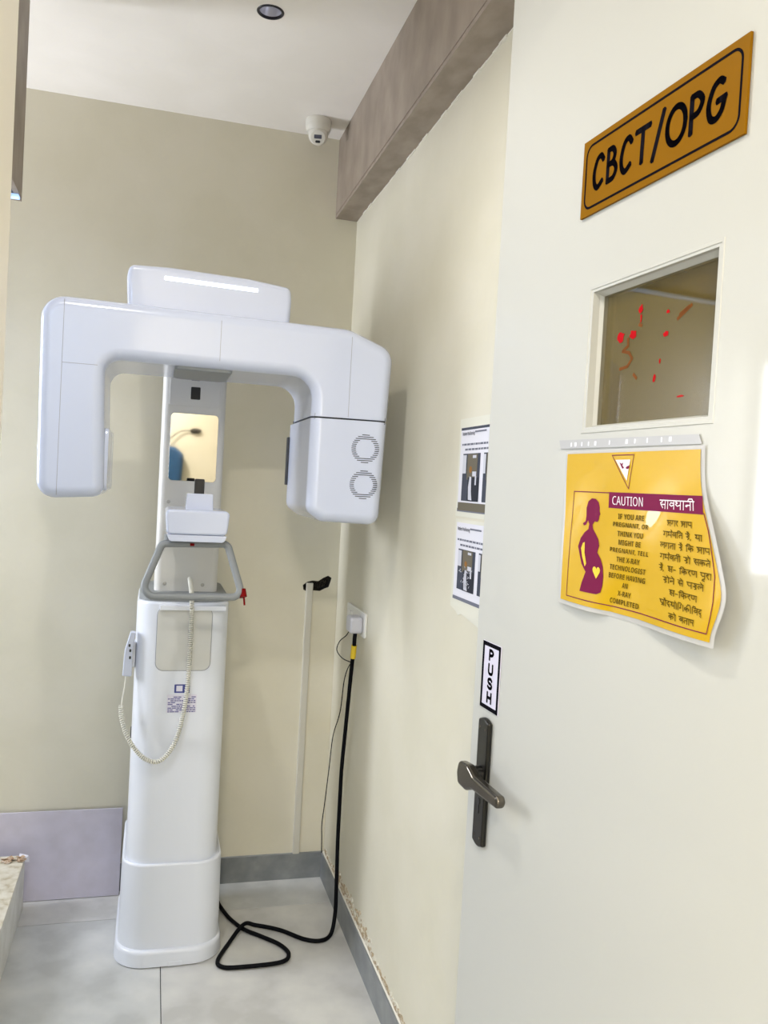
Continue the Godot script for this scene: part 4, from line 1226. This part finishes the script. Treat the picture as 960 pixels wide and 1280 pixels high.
# ------------------------------------------------------------------ small things in the room
func make_small_things() -> void:
	var st := mb()
	# downlight
	var dl := thing("downlight", "unlit round recessed downlight with black rim in the ceiling", "lamp", Vector3(-0.453, H, 0.78))
	lathe(st, [[0.031, 0.004], [0.0315, -0.002], [0.034, -0.0035], [0.037, -0.002], [0.0385, 0.0]])
	obj("rim", st, M.rim_black, dl)
	st = mb()
	lathe(st, [[0.032, 0.002], [0.029, 0.018], [0.024, 0.034], [0.016, 0.047]])
	obj("reflector", st, M.reflector, dl)
	st = mb()
	lathe(st, [[0.016, 0.0465], [0.009, 0.044], [0.0001, 0.043]])
	obj("lens", st, M.label_white, dl)
	# security camera
	var cc := thing("security_camera", "small white turret security camera on the ceiling by the clad beam", "camera", Vector3(-0.193, H, 0.14))
	st = mb()
	lathe(st, [[0.0001, -0.0005], [0.046, -0.0005], [0.047, -0.006], [0.0455, -0.03], [0.041, -0.044], [0.034, -0.048], [0.0001, -0.046]])
	obj("mount", st, M.cctv_white, cc)
	var look := (Vector3(-0.7, 1.5, 3.2) - Vector3(-0.193, H - 0.055, 0.14)).normalized()
	look = (look + Vector3(-0.05, -0.45, 0)).normalized()
	var hb := Basis.looking_at(-look, Vector3.UP)          # local +z looks out
	var hx := Transform3D(hb, Vector3(0, -0.055, 0.006))
	st = mb()
	var pf := []
	for k in 13:
		var a := PI * k / 12.0
		pf.append([maxf(0.0001, 0.036 * sin(a)), -0.036 * cos(a) if a < PI * 0.75 else minf(-0.036 * cos(a), 0.0262)])
	lathe(st, pf, Transform3D(hb * Basis(Vector3.RIGHT, PI / 2), hx.origin))
	var hd := obj("head", st, M.cctv_white, cc)
	st = mb()
	prism(st, rect_ring(-0.0135, -0.003, 0.0135, 0.0105, 0.002, 3), 0.026, 0.0275, 0.0, hx)
	obj("infrared_window", st, M.cctv_window, hd)
	st = mb()
	prism(st, rp([Vector2(-0.009, -0.018), Vector2(0.009, -0.018), Vector2(0.009, -0.0095), Vector2(-0.009, -0.0095)], 0.004, 4), 0.024, 0.0275, 0.0, hx)
	obj("lens", st, M.black_plastic, hd)
	# trunking on the back wall
	st = mb()
	box(st, Vector3(-0.1245, 0.1, 0.0), Vector3(-0.0985, 1.155, 0.013), 0.0015)
	var tk := thing("cable_trunking", "white vertical cable trunking rising to a broken hole in the back wall", "trunking", Vector3(-0.1115, 0.1, 0))
	obj("channel", st, M.trunking, tk, -Vector3(-0.1115, 0.1, 0))
	st = mb()
	box(st, Vector3(-0.1215, 0.1, 0.0125), Vector3(-0.1015, 1.153, 0.0145), 0.0008)
	obj("cover", st, M.trunking, tk, -Vector3(-0.1115, 0.1, 0))
	# lilac board leaning on the wall
	st = mb()
	var tilt := Transform3D(Basis(Vector3.RIGHT, -0.085), Vector3(0, 0.002, 0.044))
	box(st, Vector3(-1.3, 0.0, -0.008), Vector3(-0.763, 0.312, 0.0), 0.0006, tilt)
	tag(obj("leaning_board", st, M.board_lilac), "pale lilac flat board leaning against the back wall by the machine", "board")
	# carton at the left
	var bx := thing("flat_carton", "low cream cardboard carton with a torn corner lying on the floor", "carton", Vector3(-1.35, 0, 0.5))
	var bo := -Vector3(-1.35, 0, 0.5)
	st = mb()
	box(st, Vector3(-1.6, 0.0005, 0.085), Vector3(-1.082, 0.183, 1.0), 0.003)
	obj("body", st, M.carton_side, bx, bo)
	st = mb()
	box(st, Vector3(-1.602, 0.183, 0.083), Vector3(-1.08, 0.187, 1.002), 0.001)
	obj("top_flap", st, M.carton_top, bx, bo)
	st = mb()
	for i in 16:
		var p := Vector3(-1.085 - 0.07 * pow(rng.randf(), 1.5), 0.188, 0.09 + 0.05 * rng.randf())
		var r := rng.randf_range(0.006, 0.018)
		var pts := []
		for k in 5:
			pts.append(p + Vector3(cos(TAU * k / 5.0) * r, rng.randf_range(0.0, 0.008), sin(TAU * k / 5.0) * r))
		for k in range(1, 4):
			var n: Vector3 = (pts[k] - pts[0]).cross(pts[k + 1] - pts[0]).normalized()
			n = n if n.y > 0 else -n
			tri(st, pts[0], pts[k], pts[k + 1], n, n, n)
	obj("torn_paper", st, M.torn_card, bx, bo)
	st = mb()
	quad(st, Vector3(-1.082, 0.19, 0.088), Vector3(-1.068, 0.186, 0.092), Vector3(-1.066, 0.17, 0.1), Vector3(-1.079, 0.172, 0.105), Vector3(0.6, 0.6, 0.5).normalized())
	quad(st, Vector3(-1.1, 0.195, 0.083), Vector3(-1.07, 0.188, 0.088), Vector3(-1.075, 0.187, 0.11), Vector3(-1.1, 0.19, 0.105), Vector3(0.1, 1, 0).normalized())
	obj("loose_flap", st, M.paper_white, bx, bo)
	# socket plate on the right wall with the big plug
	var so := Vector3(0, 1.03, 0.353)
	var sk := thing("wall_socket", "white wall socket plate with switches on the right wall", "socket", so)
	st = mb()
	var WR := Transform3D(Basis(Vector3(0, 0, 1), Vector3(0, 1, 0), Vector3(-1, 0, 0)), Vector3.ZERO)   # x along the wall, z out of it
	prism(st, rect_ring(0.218, 1.03, 0.488, 1.114, 0.006), 0.0, 0.009, 0.003, WR)
	obj("plate", st, M.socket_white, sk, -so)
	for i in 2:
		st = mb()
		prism(st, rect_ring(0.235 + i * 0.04, 1.05, 0.268 + i * 0.04, 1.094, 0.003), 0.008, 0.013, 0.0015, WR)
		obj("rocker", st, M.socket_white, sk, -so)
	var pg := thing("power_plug", "pale grey power plug pushed into the wall socket", "plug", Vector3(-0.02, 1.04, 0.43))
	st = mb()
	prism(st, rect_ring(0.395, 1.042, 0.468, 1.098, 0.012), 0.009, 0.052, 0.008, WR)
	obj("body", st, M.plug_grey, pg, -Vector3(-0.02, 1.04, 0.43))
	# heavy black cable: from the plug down the wall, along the floor, a loop, into the machine
	var cb := thing("power_cable", "thick black power cable looping on the floor to the machine", "cable", Vector3(-0.2, 0, 0.45))
	var co := -Vector3(-0.2, 0, 0.45)
	st = mb()
	tube(st, spline([Vector3(-0.03, 1.046, 0.45), Vector3(-0.032, 1.03, 0.452), Vector3(-0.03, 0.976, 0.44), Vector3(-0.03, 0.932, 0.426), Vector3(-0.03, 0.846, 0.41), Vector3(-0.03, 0.67, 0.378), Vector3(-0.03, 0.55, 0.357), Vector3(-0.031, 0.438, 0.36), Vector3(-0.033, 0.299, 0.37), Vector3(-0.036, 0.142, 0.4), Vector3(-0.04, 0.06, 0.417), Vector3(-0.058, 0.0085, 0.445),
		Vector3(-0.1, 0.0085, 0.479), Vector3(-0.153, 0.0085, 0.46), Vector3(-0.224, 0.0095, 0.392), Vector3(-0.301, 0.012, 0.352), Vector3(-0.345, 0.023, 0.361), Vector3(-0.404, 0.0085, 0.45), Vector3(-0.444, 0.0085, 0.54), Vector3(-0.432, 0.0085, 0.578), Vector3(-0.378, 0.0085, 0.588), Vector3(-0.251, 0.0085, 0.583), Vector3(-0.217, 0.0085, 0.542), Vector3(-0.237, 0.0085, 0.481), Vector3(-0.295, 0.0085, 0.416), Vector3(-0.345, 0.0075, 0.361), Vector3(-0.385, 0.0085, 0.285), Vector3(-0.41, 0.0085, 0.2), Vector3(-0.417, 0.0085, 0.16)], 10), 0.0068, 10)
	obj("sheath", st, M.cable_black, cb, co)
	st = mb()
	tube(st, [Vector3(-0.031, 1.0, 0.4455), Vector3(-0.03, 0.955, 0.4335)], 0.0098, 12)
	obj("yellow_band", st, M.yellow_tape, cb, co)
	# thin stray wire
	st = mb()
	tube(st, spline([Vector3(-0.012, 1.035, 0.3), Vector3(-0.012, 1.0, 0.25), Vector3(-0.012, 0.955, 0.14), Vector3(-0.012, 0.914, 0.1), Vector3(-0.012, 0.904, 0.19), Vector3(-0.018, 0.92, 0.33), Vector3(-0.022, 0.935, 0.415), Vector3(-0.012, 0.9, 0.31), Vector3(-0.01, 0.832, 0.24), Vector3(-0.01, 0.705, 0.2), Vector3(-0.01, 0.586, 0.105), Vector3(-0.01, 0.449, 0.066), Vector3(-0.012, 0.3, 0.03), Vector3(-0.016, 0.215, 0.018), Vector3(-0.014, 0.16, 0.02), Vector3(-0.013, 0.104, 0.026)], 8), 0.0019, 6)
	tag(obj("stray_wire", st, M.cable_black), "thin black wire hanging in the corner from the wall socket", "wire")
	make_notices(WR)

# printed positioning sheets on the right wall
func make_notices(WR: Transform3D) -> void:
	var rows := [[1.288, 1.515, 1.492, 1.691, true], [1.292, 1.515, 1.283, 1.466, false]]
	for r in rows:
		var z0: float = r[0]; var z1: float = r[1]; var y0: float = r[2]; var y1: float = r[3]
		var o := Vector3(0, y0, (z0 + z1) / 2)
		var t := thing("printed_notice", "upper printed patient positioning sheet on the right wall" if r[4] else "lower printed patient positioning sheet with torn bottom edge on the right wall", "notice", o, Basis.IDENTITY, "positioning sheets on the right wall")
		var st := mb()
		if r[4]:
			prism(st, rect_ring(z0 - 0.012, y0 - 0.012, z1 + 0.01, y1 + 0.022, 0.002), 0.0004, 0.0012, 0.0, WR)
		else:
			prism(st, rp([Vector2(z0 - 0.016, y0 - 0.02), Vector2(z0 + 0.02, y0 - 0.028), Vector2(z0 + 0.04, y0 - 0.036), Vector2(z0 + 0.06, y0 - 0.03), Vector2(z1, y0 - 0.05), Vector2(z1 + 0.01, y0 - 0.05), Vector2(z1 + 0.01, y1 + 0.008), Vector2(z0 - 0.01, y1 + 0.008)], 0.001, 2), 0.0004, 0.0012, 0.0, WR)
		obj("sleeve", st, M.paper_cream, t, -o)
		st = mb()
		prism(st, rect_ring(z0, y0, z1, y1, 0.001), 0.0012, 0.0018, 0.0, WR)
		var sh := obj("sheet", st, M.paper_white, t, -o)
		var put := func(lift: float) -> Callable: return func(p): return [WR * Vector3(p.x, p.y, lift), Vector3(-1, 0, 0)]
		var rc := func(a: float, b: float, c: float, d: float) -> Array: return [Vector2(a, b), Vector2(c, b), Vector2(c, d), Vector2(a, b), Vector2(c, d), Vector2(a, d)]
		var prints := {"print_grey": [], "print_dark": [], "print_slate": [], "print_taupe": [], "print_pale": [], "print_tan": []}
		# banner, heading and lines
		if r[4]:
			prints.print_slate.append(rc.call(z0, y1 - 0.006, z1, y1))
		prints.print_grey.append(rc.call(z0 + 0.09, y1 - 0.014, z0 + 0.16, y1 - 0.01))
		prints.print_dark.append(word("Patient Positioning", true, z0 + 0.012, y1 - 0.021, 0.078, 0.011))
		for l in 2:
			var yy := y1 - 0.038 - l * 0.012
			var x := z0 + 0.012 + l * 0.02
			while x < z1 - 0.02:
				var w := rng.randf_range(0.006, 0.02)
				prints.print_grey.append(rc.call(x, yy - 0.0045, x + w, yy))
				x += w + 0.003
		# two pictures of a standing patient at the machine
		var p0 := y0 + 0.026
		var p1 := y1 - 0.062
		for c in [[z0 + 0.022, z0 + 0.132], [z0 + 0.152, z1 - 0.006]]:
			var a: float = c[0]; var b: float = c[1]; var w: float = b - a; var h: float = p1 - p0
			prints.print_slate.append(rc.call(a, p0, b, p1))
			prints.print_pale.append(rc.call(a + 0.03 * w, p0 + 0.58 * h, a + 0.24 * w, p1 - 0.03 * h))
			prints.print_taupe.append(rc.call(a + 0.28 * w, p0 + 0.45 * h, a + 0.86 * w, p1 - 0.01 * h))
			prints.print_dark.append(rc.call(a + 0.36 * w, p0, a + 0.98 * w, p0 + 0.5 * h))
			var torso := [Vector2(a + 0.45 * w, p0 + 0.03 * h), Vector2(a + 0.66 * w, p0 + 0.02 * h), Vector2(a + 0.6 * w, p0 + 0.2 * h), Vector2(a + 0.58 * w, p0 + 0.5 * h), Vector2(a + 0.48 * w, p0 + 0.52 * h), Vector2(a + 0.42 * w, p0 + 0.3 * h)]
			prints.print_pale.append(fan_fill(torso))
			var hd := []
			for k in 12:
				hd.append(Vector2(a + 0.5 * w + cos(TAU * k / 12.0) * 0.08 * w, p0 + 0.66 * h + sin(TAU * k / 12.0) * 0.075 * h))
			prints.print_tan.append(fan_fill(hd))
			prints.print_pale.append(rc.call(a + 0.62 * w, p0 + 0.52 * h, a + 0.84 * w, p0 + 0.62 * h))
			prints.print_pale.append(rc.call(a + 0.78 * w, p0 + 0.34 * h, a + 0.86 * w, p0 + 0.52 * h))
			prints.print_pale.append(rc.call(a + 0.6 * w, p1 - 0.1 * h, a + 0.8 * w, p1 - 0.04 * h))
		prints.print_grey.append(rc.call(z0, y0, z1, y0 + 0.008))
		if r[4]:
			prints.print_taupe.append(rc.call(z0 + 0.004, y0 + 0.003, z1, y0 + 0.022))
		else:
			var sc := []
			for k in 26:
				var q := Vector2(z0 + 0.04 + rng.randf() * 0.075, p0 + 0.01 + rng.randf() * 0.05)
				sc.append([q, q + Vector2(rng.randf_range(-0.012, 0.012), rng.randf_range(-0.006, 0.006))])
			prints.print_pale.append(strokes(sc, 0.0016))
		var lift := 0.0020
		for k in ["print_slate", "print_grey", "print_taupe", "print_dark", "print_tan", "print_pale"]:
			for tt in prints[k]:
				st = mb()
				flat(st, tt, put.call(lift))
				obj(k.replace("print_", "") + "_print", st, M[k], sh)
			lift += 0.0003
